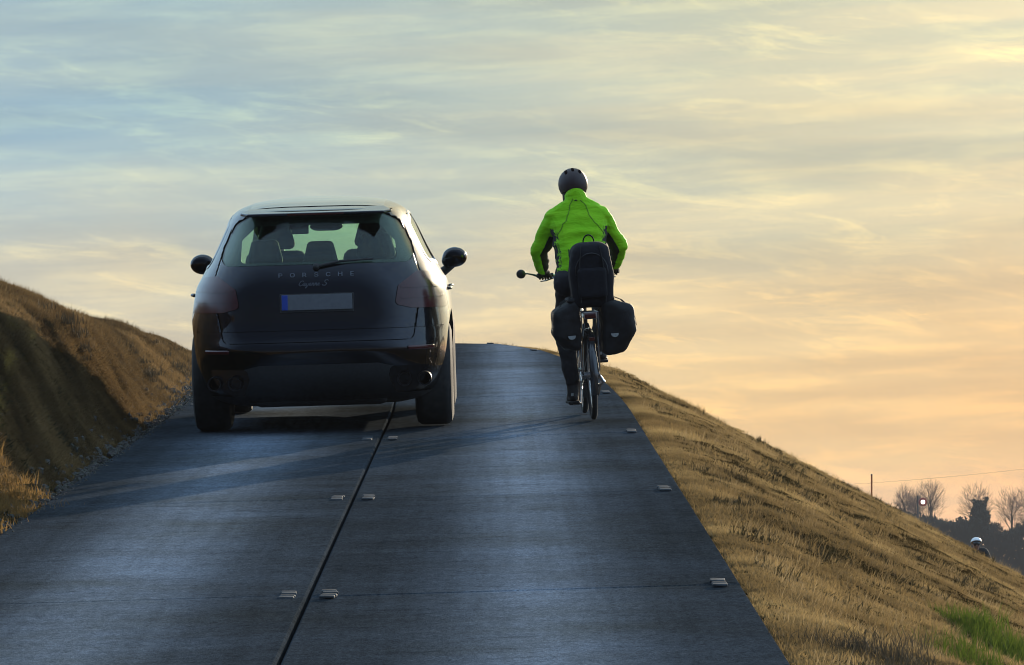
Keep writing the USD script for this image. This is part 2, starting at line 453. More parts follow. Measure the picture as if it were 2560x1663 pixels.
def slab_mesh(xa, xb, ya, yb, tilt, lift, seed):
    """a slab that follows the road; xa, xb are measured from the road's axis"""
    c = .010
    us = np.concatenate([[0, 0, c], np.linspace(0, xb - xa, 7)[1:-1], [xb - xa - c, xb - xa, xb - xa]])
    zs = np.concatenate([[-.20, -c, 0], np.zeros(5), [0, -c, -.20]])
    vs = np.concatenate([[0, 0, c], np.linspace(0, yb - ya, 16)[1:-1], [yb - ya - c, yb - ya, yb - ya]])
    zv = np.concatenate([[-.20, -c, 0], np.zeros(14), [0, -c, -.20]])
    U, V = np.meshgrid(us, vs, indexing='ij')
    Zo = np.minimum.outer(zs, zv)
    Y = ya + V
    ym = (ya + yb) / 2
    X = road_c(Y) + xa + U
    # each slab is stiff: flat along its length but for a little sag
    z0 = road_z(X, ya + 0 * Y); z1 = road_z(X, yb + 0 * Y)
    Z = z0 + (z1 - z0) * (Y - ya) / (yb - ya) + Zo + lift + tilt * (Y - ym)
    nx, ny = X.shape
    i = np.arange(nx * ny).reshape(nx, ny)
    f = np.concatenate([np.stack([i[:-1, :-1], i[1:, :-1], i[1:, 1:]], -1).reshape(-1, 3), np.stack([i[:-1, :-1], i[1:, 1:], i[:-1, 1:]], -1).reshape(-1, 3)])
    return trimesh.Trimesh(np.stack([X, Y, Z], -1).reshape(-1, 3), f, process=False)


road = thing('road', 'narrow road of dark concrete slabs climbing over the hill', kind='structure')
rs = np.random.RandomState(11)
JOINTS = 1.2 + 6.78 * np.arange(14)
for i in range(len(JOINTS) - 1):
    for side, (xa, xb) in enumerate(((RL, GAP - .008), (GAP + .008, RR))):
        ya, yb = JOINTS[i] + .004, JOINTS[i + 1] - .004
        sm = slab_mesh(xa, xb, ya, yb, rs.uniform(-.0004, .0004), (.004 if side == 0 else -.003) + rs.uniform(-.001, .001), i)
        s = obj('slab', sm, CONCRETE, road, smooth=20)
        for yy in (ya + .10, yb - .10):
            for xx in (((xa + .10, xb - .085) if i == 5 and yy > yb - 1 else (xb - .085,)) if side == 0 else (xa + .085, xb - .10)):
                x = xx + float(road_c(yy)); z = float(road_z(x, yy))
                b = cat_([tm(rbox(.070, .034, .014, .005, (0, d_, 0), 8)) for d_ in (-.036, .036)] + [box(.030, .05, .006, (0, 0, -.003))])
                a = rs.uniform(-.12, .12)
                b.apply_transform(trimesh.transformations.rotation_matrix(math.atan(SLOPE), [1, 0, 0]) @ trimesh.transformations.rotation_matrix(a, [0, 0, 1]))
                b.apply_translation((x, yy, z + .006))
                obj('steel_bracket', b, STEEL, s, smooth=30)


# ------------------------------------------------------------------ grass
def grass_material(name, ramp, trans=0.5):
    n = {
        "g": ("geometry", {}), "oi": ("object_info", {}),
        "a": ("math", {"math_type": "multiply_add", "value2": 0.55}),
        "n": ("noise_texture", {"scale": 0.8, "detail": 3.0}),
        "h": ("math", {"math_type": "multiply_add", "value2": 0.9, "value3": -0.22}),
        "r": ("rgb_ramp", {"ramp": ramp}),
        "p": ("principled_bsdf", {"roughness": 0.75, "specular_ior_level": 0.2}),
        "t": ("translucent_bsdf", {}),
        "m": ("mix_closure", {"fac": trans}),
    }
    return usdkit.material(stage, '/World/Looks/' + name, n, [("g.position", "n.vector"), ("n.fac", "h.value1"), ("g.random_per_island", "a.value1"), ("h.value", "a.value3"), ("a.value", "r.fac"), ("r.color", "p.base_color"), ("r.color", "t.color"),
                           ("p.BSDF", "m.closure1"), ("t.BSDF", "m.closure2")], surface="m.closure")


def blade_patch(count, size, length, width, lean, seed, upright=0.0):
    r = np.random.RandomState(seed)
    v, f = [], []
    for i in range(count):
        p = np.array([*r.uniform(-size / 2, size / 2, 2), -.015])
        L = length * r.uniform(.45, 1.25)
        az = r.uniform(0, 2 * np.pi)
        ln = lean * r.uniform(.3, 1.3) if r.rand() > upright else lean * .25
        d = np.array([math.cos(az), math.sin(az), 0])
        w = np.array([-d[1], d[0], 0]) * width * r.uniform(.6, 1.4) / 2
        q = r.uniform(0, 2 * np.pi); w = np.array([math.cos(q), math.sin(q), 0]) * np.linalg.norm(w)
        up = np.array([0, 0, 1.0])
        p1 = p + L * .5 * (math.cos(ln * .5) * up + math.sin(ln * .5) * d)
        p2 = p1 + L * .5 * (math.cos(ln * 1.3) * up + math.sin(ln * 1.3) * d)
        k = len(v)
        v += [p - w, p + w, p1 - w * .8, p1 + w * .8, p2]
        f += [[k, k + 1, k + 3], [k, k + 3, k + 2], [k + 2, k + 3, k + 4]]
    return trimesh.Trimesh(v, f, process=False)


def instancer(name, protos, mat, pts, yaw, scale, index, normals=None, **kw):
    pi = UsdGeom.PointInstancer.Define(stage, '/World/' + numbered('/World', name))
    base = str(pi.GetPath())
    UsdGeom.Scope.Define(stage, base + '/kinds')
    targets = []
    for m in protos:
        o = obj('tuft', m, mat, base + '/kinds')
        targets.append(o.GetPath())
    pi.CreatePrototypesRel().SetTargets(targets)
    pi.CreatePositionsAttr(Vt.Vec3fArray.FromNumpy(np.asarray(pts, np.float32)))
    pi.CreateScalesAttr(Vt.Vec3fArray.FromNumpy(np.repeat(np.asarray(scale, np.float32)[:, None], 3, 1)))
    pi.CreateProtoIndicesAttr(Vt.IntArray.FromNumpy(np.asarray(index, np.int32)))
    # yaw about z, then lean halfway towards the slope's normal
    q = []
    for i, a in enumerate(yaw):
        qz = Gf.Rotation(Gf.Vec3d(0, 0, 1), math.degrees(a))
        if normals is not None:
            qz = qz * Gf.Rotation(Gf.Vec3d(0, 0, 1), Gf.Vec3d(*map(float, normals[i])))
        q.append(Gf.Quath(qz.GetQuat()))
    pi.CreateOrientationsAttr(Vt.QuathArray(q))
    return tag(pi.GetPrim(), **kw)


def normals_at(x, y, e=.15):
    zx = (ground_z(x + e, y) - ground_z(x - e, y)) / (2 * e)
    zy = (ground_z(x, y + e) - ground_z(x, y - e)) / (2 * e)
    n = np.stack([-zx * .7, -zy * .7, np.ones_like(zx)], -1)
    return n / np.linalg.norm(n, axis=1, keepdims=True)


STRAW = [(0, (.09, .065, .030)), (.22, (.28, .195, .085)), (.42, (.50, .36, .16)), (.62, (.64, .49, .24)), (.8, (.50, .38, .15)), (1, (.78, .66, .40))]
OLIVE = [(0, (.055, .038, .020)), (.25, (.19, .125, .056)), (.45, (.40, .265, .12)), (.62, (.56, .39, .19)), (.82, (.31, .225, .105)), (1, (.72, .56, .33))]
GREEN = [(0, (.035, .050, .012)), (.35, (.14, .20, .030)), (.7, (.30, .38, .060)), (1, (.52, .46, .15))]
dry = grass_material('dry_grass', STRAW)
olive = grass_material('bank_grass', OLIVE, .42)
pale = grass_material('pale_stems', [(0, (.20, .13, .055)), (.4, (.52, .40, .22)), (1, (.85, .74, .50))], .5)
weed = grass_material('dark_weeds', [(0, (.035, .030, .018)), (.5, (.10, .085, .040)), (1, (.20, .17, .07))], .35)
green = grass_material('green_grass', GREEN, .4)


def scatter(n, xlo, xhi, ylo, yhi, side, seed, power=1.6):
    r = np.random.RandomState(seed)
    y = ylo + (yhi - ylo) * r.rand(n) ** power
    x = r.uniform(xlo, xhi, n)
    if side > 0:
        x = RR + .17 + road_c(y) + (x - xlo) * np.clip(.22 * y * (1 / (xhi - xlo)) , 0, 1.0)
    else:
        x = RL - .10 + road_c(y) - (x - xlo) * np.clip(.15 * y * (1 / (xhi - xlo)), 0, 1.0)
    return x, y, r


protos = [blade_patch(300, .32, .036, .0042, 1.45, 20 + i, .07) for i in range(5)] + [blade_patch(110, .26, .075, .0036, 1.05, 40 + i, .2) for i in range(2)]
x, y, r = scatter(26000, 0, 11, 13, 72, 1, 5)
ok = meshkit.fbm(np.stack([x * 1.3, y * .9, 0 * x], -1), 3, 77) > .12
x, y = x[ok], y[ok]
nn = normals_at(x, y)
# a tight fringe along the edge of the slabs
ye = r.uniform(14, 70, 6000); xe = RR + road_c(ye) + r.uniform(.035, .20, 6000)
x, y = np.concatenate([x, xe]), np.concatenate([y, ye])
nn = normals_at(x, y)
idx = np.concatenate([r.choice(7, len(x) - 6000, p=[.18] * 5 + [.05] * 2), 7 + r.choice(2, 6000)])
protos += [blade_patch(45, .09, .034, .0042, 1.2, 60 + i, .15) for i in range(2)]
instancer('dry_grass', protos, dry, np.stack([x, y, ground_z(x, y)], -1), r.uniform(0, 6.28, len(x)), r.uniform(.55, 1.05, len(x)), idx, nn,
          label='short dry straw coloured grass covering the slope right of the road', cat='grass', kind='stuff')
x, y, r = scatter(19000, 0, 8, 17, 64, -1, 6, 1.1)
x2 = r.uniform(0, 1.3, 9000); y2 = r.uniform(17, 64, 9000)
x = np.concatenate([x, RL - .10 + road_c(y2) - x2]); y = np.concatenate([y, y2])
ok = meshkit.fbm(np.stack([x * 1.3, y * .9, 0 * x], -1), 3, 78) > .12
x, y = x[ok], y[ok]
nn = normals_at(x, y)
instancer('dry_grass', protos, olive, np.stack([x, y, ground_z(x, y)], -1), r.uniform(0, 6.28, len(x)), r.uniform(.55, 1.15, len(x)), r.choice(7, len(x), p=[.17] * 5 + [.075] * 2), nn,
          label='olive brown grass covering the cut bank left of the road', cat='grass', kind='stuff')

# loose pale stems and dark weeds break up the turf
stems = [blade_patch(16, .30, .125, .0034, .75, 90 + i, .5) for i in range(4)]
weeds = [blade_patch(60, .20, .07, .008, 1.1, 100 + i, .2) for i in range(3)]
for side, seed, words in ((1, 15, 'the slope right of the road'), (-1, 16, 'the bank left of the road')):
    x, y, r = scatter(4200, .25, 11 if side > 0 else 8, 14 if side > 0 else 18, 66, side, seed, 1.4)
    instancer('grass_stems', stems, pale, np.stack([x, y, ground_z(x, y)], -1), r.uniform(0, 6.28, len(x)), r.uniform(.30, .80 if side > 0 else .62, len(x)), r.choice(4, len(x)), normals_at(x, y), label='scattered pale dead stems standing above the turf on ' + words, cat='grass', kind='stuff')
    x, y, r = scatter(2600, .3, 11 if side > 0 else 8, 14 if side > 0 else 18, 66, side, seed + 4, 1.4)
    ok = meshkit.fbm(np.stack([x * .9, y * .35, 0 * x], -1), 3, 55) > .50
    x, y = x[ok], y[ok]
    instancer('weeds', weeds, weed, np.stack([x, y, ground_z(x, y)], -1), r.uniform(0, 6.28, len(x)), r.uniform(.5, 1.2, len(x)), r.choice(3, len(x)), normals_at(x, y), label='low dark weeds in patches on ' + words, cat='weeds', kind='stuff')


# ------------------------------------------------------------------ the car
def car_profile():
    z = [.20, .24, .32, .42, .52, .60, .70, .80, .90, 1.00, 1.06, 1.12, 1.18, 1.25, 1.33, 1.42, 1.50, 1.56, 1.60, 1.63, 1.66, 1.685, 1.705]
    w = [.80, .86, .915, .945, .962, .968, .970, .968, .962, .950, .936, .905, .872, .832, .792, .752, .715, .680, .645, .600, .520, .380, .12]
    yr = [-.55, -.74, -.90, -.965, -.985, -.990, -.962, -.940, -.928, -.914, -.902, -.885, -.862, -.825, -.765, -.690, -.632, -.610, -.595, -.36, -.05, .42, 1.05]
    yf = [3.45, 3.62, 3.74, 3.80, 3.82, 3.81, 3.78, 3.72, 3.60, 3.22, 2.78, 2.42, 2.25, 2.12, 1.98, 1.82, 1.68, 1.55, 1.45, 1.36, 1.26, 1.18, 1.12]
    from scipy.interpolate import PchipInterpolator as P
    return P(z, w), P(z, yr), P(z, yf)


CW, CYR, CYF = car_profile()
NR, MR, NF, MF = 4.6, 2.1, 3.2, 2.0


def car_outline(z, off, n=61):
    """closed plan outline at height z"""
    w, yr, yf = float(CW(z)) + off, float(CYR(z)) - off, float(CYF(z)) + off
    L = yf - yr
    lr, lf = min(1.0, .48 * L), min(1.7, .5 * L)
    t = np.linspace(0, np.pi / 2, n)
    ct, st = np.cos(t), np.sin(t)
    # rear quarter: from the middle of the back to the right side
    xr = w * st ** (2 / NR); yr_ = (yr + lr) - lr * ct ** (2 / MR)
    xf = w * ct ** (2 / NF); yf_ = (yf - lf) + lf * st ** (2 / MF)
    x = np.concatenate([xr, xf]); y = np.concatenate([yr_, yf_])
    # soft haunches over the wheels
    hz = math.exp(-((z - .72) / .22) ** 2)
    x = x + np.where(x > .5, .018 * hz * (np.exp(-((y - .0) / .42) ** 2) + np.exp(-((y - 2.895) / .42) ** 2)), 0)
    xs = np.concatenate([x, -x[::-1][1:-1]]); ys = np.concatenate([y, y[::-1][1:-1]])
    return xs, ys


def car_solid(off=0.0, zlo=.20, zhi=1.705, n=61, levels=None):
    zz = np.concatenate([np.linspace(.20, 1.60, 60), np.linspace(1.61, 1.69, 22), np.linspace(1.693, 1.705, 7)]) if levels is None else levels
    rings = []
    for z in zz:
        xs, ys = car_outline(z, off, n)
        zo = z + off * (1 if z > 1.6 else -1 if z < .3 else 0) * (abs(z - 1.0) / .7)
        rings.append(np.stack([xs, ys, np.full_like(xs, zo)], -1))
    k = len(rings[0])
    v = np.concatenate(rings + [[[0, (rings[0][:, 1].min() + rings[0][:, 1].max()) / 2, rings[0][0, 2]]], [[0, 1.08, rings[-1][0, 2] + .001]]])
    f = []
    m = len(rings)
    a = np.arange(k); b = (a + 1) % k
    for i in range(m - 1):
        f += [np.stack([i * k + a, i * k + b, (i + 1) * k + b], -1), np.stack([i * k + a, (i + 1) * k + b, (i + 1) * k + a], -1)]
    f += [np.stack([np.full(k, m * k), b, a], -1), np.stack([np.full(k, m * k + 1), (m - 1) * k + a, (m - 1) * k + b], -1)]
    t = trimesh.Trimesh(v, np.concatenate(f), process=False)
    t.merge_vertices(digits_vertex=6)
    t.update_faces(t.nondegenerate_faces())
    if t.volume < 0:
        t.invert()
    return mf(t)


def car_rear_y(x, z, off=0.0):
    w, yr, yf = float(CW(z)) + off, float(CYR(z)) - off, float(CYF(z))
    lr = min(1.0, .48 * (yf - yr))
    return (yr + lr) - lr * max(0, 1 - (abs(x) / w) ** NR) ** (1 / MR)


def skin(region, lo, hi, solids={}):
    """the layer of the car's skin between two offsets, inside a region"""
    def S(o):
        o = round(o, 4)
        if o not in solids:
            solids[o] = car_solid(o)
        return solids[o]
    return (S(hi) - S(lo)) ^ region


def ring(poly, width):
    p = Polygon(poly)
    return p.buffer(width / 2, join_style=1), p.buffer(-width / 2, join_style=1)


def groove(poly, width, lo, hi, axis):
    a, b = ring(poly, width)
    return prism(np.array(a.exterior.coords)[:-1], lo, hi, axis) - prism(np.array(b.exterior.coords)[:-1], lo - 1, hi + 1, axis)


def rounded(poly, r):
    p = Polygon(poly).buffer(-r).buffer(r, join_style=1, quad_segs=6)
    return np.array(p.exterior.coords)[:-1]


def mirrored(poly):
    return [(-x, z) for x, z in poly]


PAINT = usdkit.material(stage, '/World/Looks/car_paint', {
    "tc": ("texture_coordinate", {}), "n": ("noise_texture", {"scale": 1400.0, "detail": 1.0}), "r": ("rgb_ramp", {"ramp": [(.4, (.005, .006, .010)), (.7, (.014, .016, .026))]}),
    "n2": ("noise_texture", {"scale": 3.0, "detail": 5.0}), "r2": ("map_range", {"from_min": .3, "from_max": .8, "to_min": .03, "to_max": .10}),
    "p": ("principled_bsdf", {"metallic": 1.0, "roughness": .24, "specular_ior_level": .5, "coat_weight": 1.0, "coat_ior": 1.6})},
    [("tc.object", "n.vector"), ("n.fac", "r.fac"), ("r.color", "p.base_color"), ("tc.object", "n2.vector"), ("n2.fac", "r2.value"), ("r2.result", "p.coat_roughness")], surface="p.BSDF")
PLASTIC = principled('black_plastic', (.012, .012, .013), .55, noise=(60.0, (.022, .022, .022), .35, .7))
RUBBER = principled('tyre_rubber', (.014, .014, .014), .8, noise=(14.0, (.035, .032, .028), .45, .75), bump=(80.0, .3, .004))
INTERIOR = principled('dark_upholstery', (.014, .014, .015), .8, bump=(120.0, .4, .003))
ALLOY = principled('alloy_wheel', (.30, .30, .31), .35, metallic=.9, noise=(9.0, (.16, .15, .14), .4, .8))
CHROME = principled('chrome', (.62, .62, .62), .18, metallic=1.0)
LETTER = principled('letter_metal', (.17, .18, .20), .4, metallic=1.0)
DULL_CHROME = principled('satin_metal', (.34, .36, .38), .35, metallic=1.0)
GLASS = usdkit.material(stage, '/World/Looks/tinted_glass', {"t": ("transparent_bsdf", {"color": (.815, .935, .84)}), "g": ("glossy_bsdf", {"color": (.9, .9, .9), "roughness": .02}), "ge": ("geometry", {}),
    "io": ("math", {"math_type": "multiply_add", "value2": -.8333, "value3": 1.5}), "f": ("fresnel", {}), "m": ("mix_closure", {})},
    [("ge.backfacing", "io.value1"), ("io.value", "f.IOR"), ("f.fac", "m.fac"), ("t.BSDF", "m.closure1"), ("g.BSDF", "m.closure2")], surface="m.closure")
MIRROR_GLASS = principled('mirror_glass', (.05, .05, .055), .08, noise=(3.0, (.04, .04, .045), .4, .7), metallic=1.0)
RED_LENS = principled('red_lens', (.040, .004, .005), .15, noise=(120.0, (.025, .002, .003), .4, .6), specular_ior_level=.2, coat_weight=1.0, coat_roughness=.2)
DARK_METAL = principled('dark_metal', (.05, .05, .055), .4, metallic=1.0)
PLATE_WHITE = principled('plate_white', (.11, .118, .130), .4, noise=(25.0, (.085, .09, .10), .4, .8))
PLATE_BLUE = principled('plate_blue', (.012, .045, .28), .4, noise=(25.0, (.010, .035, .22), .4, .8))


def place_on_rear(mesh, x, z, lift=.003):
    """put a mesh drawn in the xy plane (reading along +x) on the back of the car, seen from behind"""
    e = .01
    y = car_rear_y(x, z)
    dz = (car_rear_y(x, z + e) - car_rear_y(x, z - e)) / (2 * e); dx = (car_rear_y(x + e, z) - car_rear_y(x - e, z)) / (2 * e)
    X = np.array([1, dx, 0]); X /= np.linalg.norm(X)
    Y = np.array([0, dz, 1.0]); Y -= X * np.dot(X, Y); Y /= np.linalg.norm(Y)
    N = np.cross(X, Y)
    m = np.eye(4); m[:3, 0], m[:3, 1], m[:3, 2] = X, Y, N; m[:3, 3] = np.array([x, y, z]) + N * lift
    mesh = mesh.copy(); mesh.apply_transform(m); return mesh


def build_car():
    y0, x0 = 37.0, -1.305
    up = np.array([-BANK, -SLOPE, 1]); up /= np.linalg.norm(up)
    f = np.array([0, 1, SLOPE]); f /= np.linalg.norm(f)
    r = np.cross(f, up)
    car = thing('car', 'dark glossy sport utility car driving uphill in the left lane', 'car', matrix=frame((x0, y0, float(road_z(x0, y0)) + .006), r * 1.03, f * 1.03, up * 1.055))

    # openings
    back_win = rounded([(-.735, 1.215), (.735, 1.215), (.70, 1.36), (.615, 1.52), (.50, 1.578), (-.50, 1.578), (-.615, 1.52), (-.70, 1.36)], .07)
    clear = rounded([(-.56, 1.235), (.60, 1.235), (.58, 1.37), (.46, 1.50), (-.44, 1.50), (-.555, 1.40)], .03)
    wind = rounded([(-.80, 1.08), (.80, 1.08), (.70, 1.42), (.585, 1.615), (-.585, 1.615), (-.70, 1.42)], .05)
    rear_side = rounded([(-.28, 1.215), (.78, 1.185), (.74, 1.56), (.20, 1.575), (-.12, 1.50)], .045)
    front_side = rounded([(.86, 1.185), (1.92, 1.150), (1.78, 1.28), (1.36, 1.535), (1.18, 1.562), (.82, 1.562)], .045)
    P_back = prism(back_win, -1.3, .18, 'y')
    P_wind = prism(wind, 1.12, 2.75, 'y')
    sides = []
    for s in (1, -1):
        for name, poly in (('rear', rear_side), ('front', front_side)):
            sides.append((s, name, prism(poly, *((.50, 1.2) if s > 0 else (-1.2, -.50)), 'x')))
    body = car_solid(0)
    cavity = car_solid(-.045) ^ m3.Manifold.cube((3, 6, 2)).translate((-1.5, -.80, .80)) ^ m3.Manifold.cube((3, 3.15, 3)).translate((-1.5, -.80, 0))
    body -= cavity
    for s, name, P in sides:
        body -= P
    body -= P_back + P_wind
    for yc in (0, 2.895):
        for s in (1, -1):
            c = m3.Manifold.cylinder(.44, .445, .445, 56, True).rotate((0, 90, 0)).translate((s * .86, yc, .405))
            body -= c
    # seams of tailgate, doors and bumper
    gate = rounded([(-.70, .66), (.70, .66), (.745, .92), (.77, 1.10), (.70, 1.33), (.60, 1.60), (-.60, 1.60), (-.70, 1.33), (-.77, 1.10), (-.745, .92)], .05)
    g = groove(gate, .008, -1.4, -.3, 'y')
    thick = car_solid(.004) - car_solid(-.010)
    body -= (g ^ thick)
    bump_line = prism([(-1.1, .742), (1.1, .742), (1.1, .748), (-1.1, .748)], -1.4, -.45, 'y')
    body -= (bump_line ^ thick)
    for s in (1, -1):
        lim = ((.5, 1.2) if s > 0 else (-1.2, -.5))
        for poly in ([(-.08, .42), (.82, .40), (.82, 1.56), (-.02, 1.56), (-.28, 1.16), (-.22, .9)], [(.83, .40), (1.96, .40), (2.02, .9), (1.95, 1.12), (1.36, 1.55), (.83, 1.56)]):
            body -= (groove(rounded(poly, .05), .007, *lim, 'x') ^ thick)
    # recesses for the exhausts
    ex = rounded([(-.14, .275), (.155, .275), (.185, .40), (.12, .475), (-.17, .475), (-.19, .40)], .04)
    for s in (1, -1):
        body -= prism([(s * (px + .70), pz) for px, pz in ex], -1.2, -.72, 'y')
    obj('body', tm(body), PAINT, car, smooth=32)

    # lower valance of black plastic
    low = prism([(-.80, .18), (.80, .18), (.86, .40), (.44, .50), (-.44, .50), (-.86, .40)], -1.2, -.45, 'y')
    for s in (1, -1):
        low -= prism([(s * (px + .70), pz) for px, pz in ex], -1.2, -.4, 'y')
    obj('lower_valance', tm(skin(low, -.012, .006)), PLASTIC, car, smooth=32)
    for s in (1, -1):
        sill = prism([(.47, .20), (2.42, .20), (2.42, .335), (.47, .335)], *((.5, 1.2) if s > 0 else (-1.2, -.5)), 'x')
        obj('sill', tm(skin(sill, -.012, .010)), PLASTIC, car, smooth=32)
        for dx in (-.075, .075):
            pipe = revolve([(.042, 0), (.050, 0), (.052, -.02), (.052, .26), (.042, .26)], 28, 'y')
            pipe.apply_translation((s * .70 + dx, -.885, .375))
            obj('exhaust_pipe', pipe, DARK_METAL, car, smooth=32)
        refl = prism(rounded([(s * .66, .585), (s * .85, .585), (s * .85, .615), (s * .66, .615)], .008), -1.2, -.5, 'y')
        obj('reflector', tm(skin(refl, -.004, .006)), RED_LENS, car, smooth=32)
        tl = rounded([(s * .575, .915), (s * .70, .885), (s * 1.05, .875), (s * 1.05, 1.02), (s * .90, 1.135), (s * .74, 1.15), (s * .60, 1.05)], .03)
        tlp = prism(tl, -1.3, -.30, 'y')
        light = obj('tail_light', tm(skin(tlp, -.006, .007)), RED_LENS, car, smooth=32)
        for zz in (.955, 1.03):
            bar = prism([(s * .62, zz), (s * .93, zz), (s * .93, zz + .012), (s * .62, zz + .012)], -1.3, -.3, 'y')
            obj('light_bar', tm(skin(bar, .006, .010)), RED_LENS, light, smooth=32)

    # glass
    obj('rear_window', tm(skin(P_back, -.012, -.006)), GLASS, car, smooth=32)
    obj('window_border', tm(skin(P_back - prism(clear, -1.4, .3, 'y'), -.022, -.0125)), PLASTIC, car, smooth=32)
    obj('windscreen', tm(skin(P_wind, -.012, -.006)), GLASS, car, smooth=32)
    for s, name, P in sides:
        obj('side_window', tm(skin(P, -.012, -.006)), GLASS, car, smooth=32)
        a, b = ring(rear_side if name == 'rear' else front_side, .026)
        lim = ((.50, 1.2) if s > 0 else (-1.2, -.50))
        trim = prism(np.array(a.exterior.coords)[:-1], *lim, 'x') - prism(np.array(b.exterior.coords)[:-1], lim[0] - 1, lim[1] + 1, 'x')
        obj('window_trim', tm(skin(trim, -.004, .004)), CHROME, car, smooth=32)
    # spoiler lip with the high brake light, rear wiper
    lip = m3.Manifold.batch_hull([sphere((x, y, z), .012, 12) for x, y, z in ((-.55, -.56, 1.588), (.55, -.56, 1.588), (-.50, -.66, 1.578), (.50, -.66, 1.578), (-.5, -.40, 1.612), (.5, -.40, 1.612))])
    sp = obj('spoiler', tm(lip), PAINT, car, smooth=32)
    obj('brake_light', box(.42, .008, .012, (0, -.676, 1.578)), RED_LENS, sp)
    wp = cat_([sweep([(0, car_rear_y(0, 1.20) - .02, 1.20), (.18, car_rear_y(.18, 1.23) - .025, 1.235), (.42, car_rear_y(.42, 1.245) - .02, 1.245)], [.012, .009, .006], 8), tm(sphere((0, car_rear_y(0, 1.20) - .015, 1.20), .026, 14))])
    obj('rear_wiper', wp, PLASTIC, car, smooth=32)
    # the smooth roof panel, lying on the roof from the spoiler to the windscreen
    def top(x, y):
        lo, hi = 1.45, 1.7049
        for _ in range(26):
            z = (lo + hi) / 2
            w, yr, yf = float(CW(z)), float(CYR(z)), float(CYF(z))
            L = yf - yr; lr, lf = min(1.0, .48 * L), min(1.7, .5 * L)
            if y < yr + lr:
                d = max(0, (yr + lr - y) / lr); inside = abs(x / w) ** NR + d ** MR < 1
            elif y > yf - lf:
                d = max(0, (y - yf + lf) / lf); inside = abs(x / w) ** NF + d ** MF < 1
            else:
                inside = abs(x) < w
            lo, hi = (z, hi) if inside else (lo, z)
        return lo
    gx, gy = np.linspace(-.50, .50, 31), np.linspace(-.34, 1.18, 42)
    Zr = np.array([[top(x, y) for y in gy] for x in gx])
    import scipy.ndimage as ndi
    Zr = ndi.gaussian_filter(np.pad(Zr, 6, mode='reflect', reflect_type='odd'), 1.5)[6:-6, 6:-6] + .004
    n1, n2 = Zr.shape
    ii = np.arange(n1 * n2).reshape(n1, n2)
    X, Y = np.meshgrid(gx, gy, indexing='ij')
    ft = np.concatenate([np.stack([ii[:-1, :-1], ii[1:, :-1], ii[1:, 1:]], -1).reshape(-1, 3), np.stack([ii[:-1, :-1], ii[1:, 1:], ii[:-1, 1:]], -1).reshape(-1, 3)])
    vt = np.stack([X, Y, Zr], -1).reshape(-1, 3)
    edge = np.concatenate([ii[:, 0], ii[-1, 1:], ii[-2::-1, -1], ii[0, -2:0:-1]])
    vb = vt[edge] - [0, 0, .02]
    k0 = len(vt); m_ = len(edge); a_ = np.arange(m_); b_ = (a_ + 1) % m_
    fs = np.concatenate([np.stack([edge[a_], k0 + a_, k0 + b_], -1), np.stack([edge[a_], k0 + b_, edge[b_]], -1)])
    rp = trimesh.Trimesh(np.vstack([vt, vb]), np.concatenate([ft, fs]), process=False)
    obj('roof_panel', rp, principled('roof_glass', (.010, .012, .016), .06, noise=(4.0, (.014, .016, .020), .4, .7), ior=1.9, coat_weight=1.0), car, smooth=30)

    # number plate and lettering
    pl = tm(rbox(.52, .112, .008, .003, (0, 0, 0), 6))
    plate = obj('number_plate', place_on_rear(pl, 0, .945, .012), PLATE_WHITE, car, smooth=30)
    obj('country_band', place_on_rear(tm(rbox(.044, .108, .004, .0015, (-.236, 0, 0), 6)), 0, .945, .016), PLATE_BLUE, plate, smooth=30)
    holder = tm(rbox(.545, .136, .010, .004, (0, -.004, 0), 6))
    obj('plate_holder', place_on_rear(holder, 0, .945, .005), PLASTIC, plate, smooth=30)
    for k, ch in enumerate('PORSCHE'):
        t = meshkit.text_mesh(ch, .030, .005, bold=True)
        t.apply_translation((-t.bounds[:, 0].mean(), 0, 0)); t.apply_scale((1.30, 1, 1))
        obj('letter', place_on_rear(t, (k - 3) * .088, 1.128, .001), LETTER, car)
    t = script_text()
    obj('script_lettering', place_on_rear(t, .0, 1.072, .001), LETTER, car, smooth=30)

    # mirrors
    for s in (1, -1):
        shell = organic([m3.Manifold.batch_hull([ellipsoid((s * 1.0, 1.83, 1.205), (.098, .07, .078)), ellipsoid((s * .95, 1.84, 1.18), (.055, .055, .06))])], .02, 6)
        mi = obj('wing_mirror', shell, PAINT, car, smooth=True)
        obj('mirror_glass', tm(ellipsoid((s * 1.003, 1.776, 1.205), (.082, .022, .062))), MIRROR_GLASS, mi, smooth=True)
        obj('mirror_arm', tm(m3.Manifold.batch_hull([sphere((s * .86, 1.86, 1.075), .03, 12), sphere((s * .90, 1.90, 1.07), .02, 12), sphere((s * .985, 1.85, 1.15), .028, 12)])), PLASTIC, mi, smooth=True)
        for yy, zz in ((.02, 1.0), (1.0, 1.0)):
            h = sweep([(s * .958, yy, zz), (s * .978, yy + .04, zz + .003), (s * .978, yy + .16, zz + .003), (s * .958, yy + .20, zz)], [.012, .012, .012, .010], 8)
            obj('door_handle', h, PAINT, car, smooth=True)

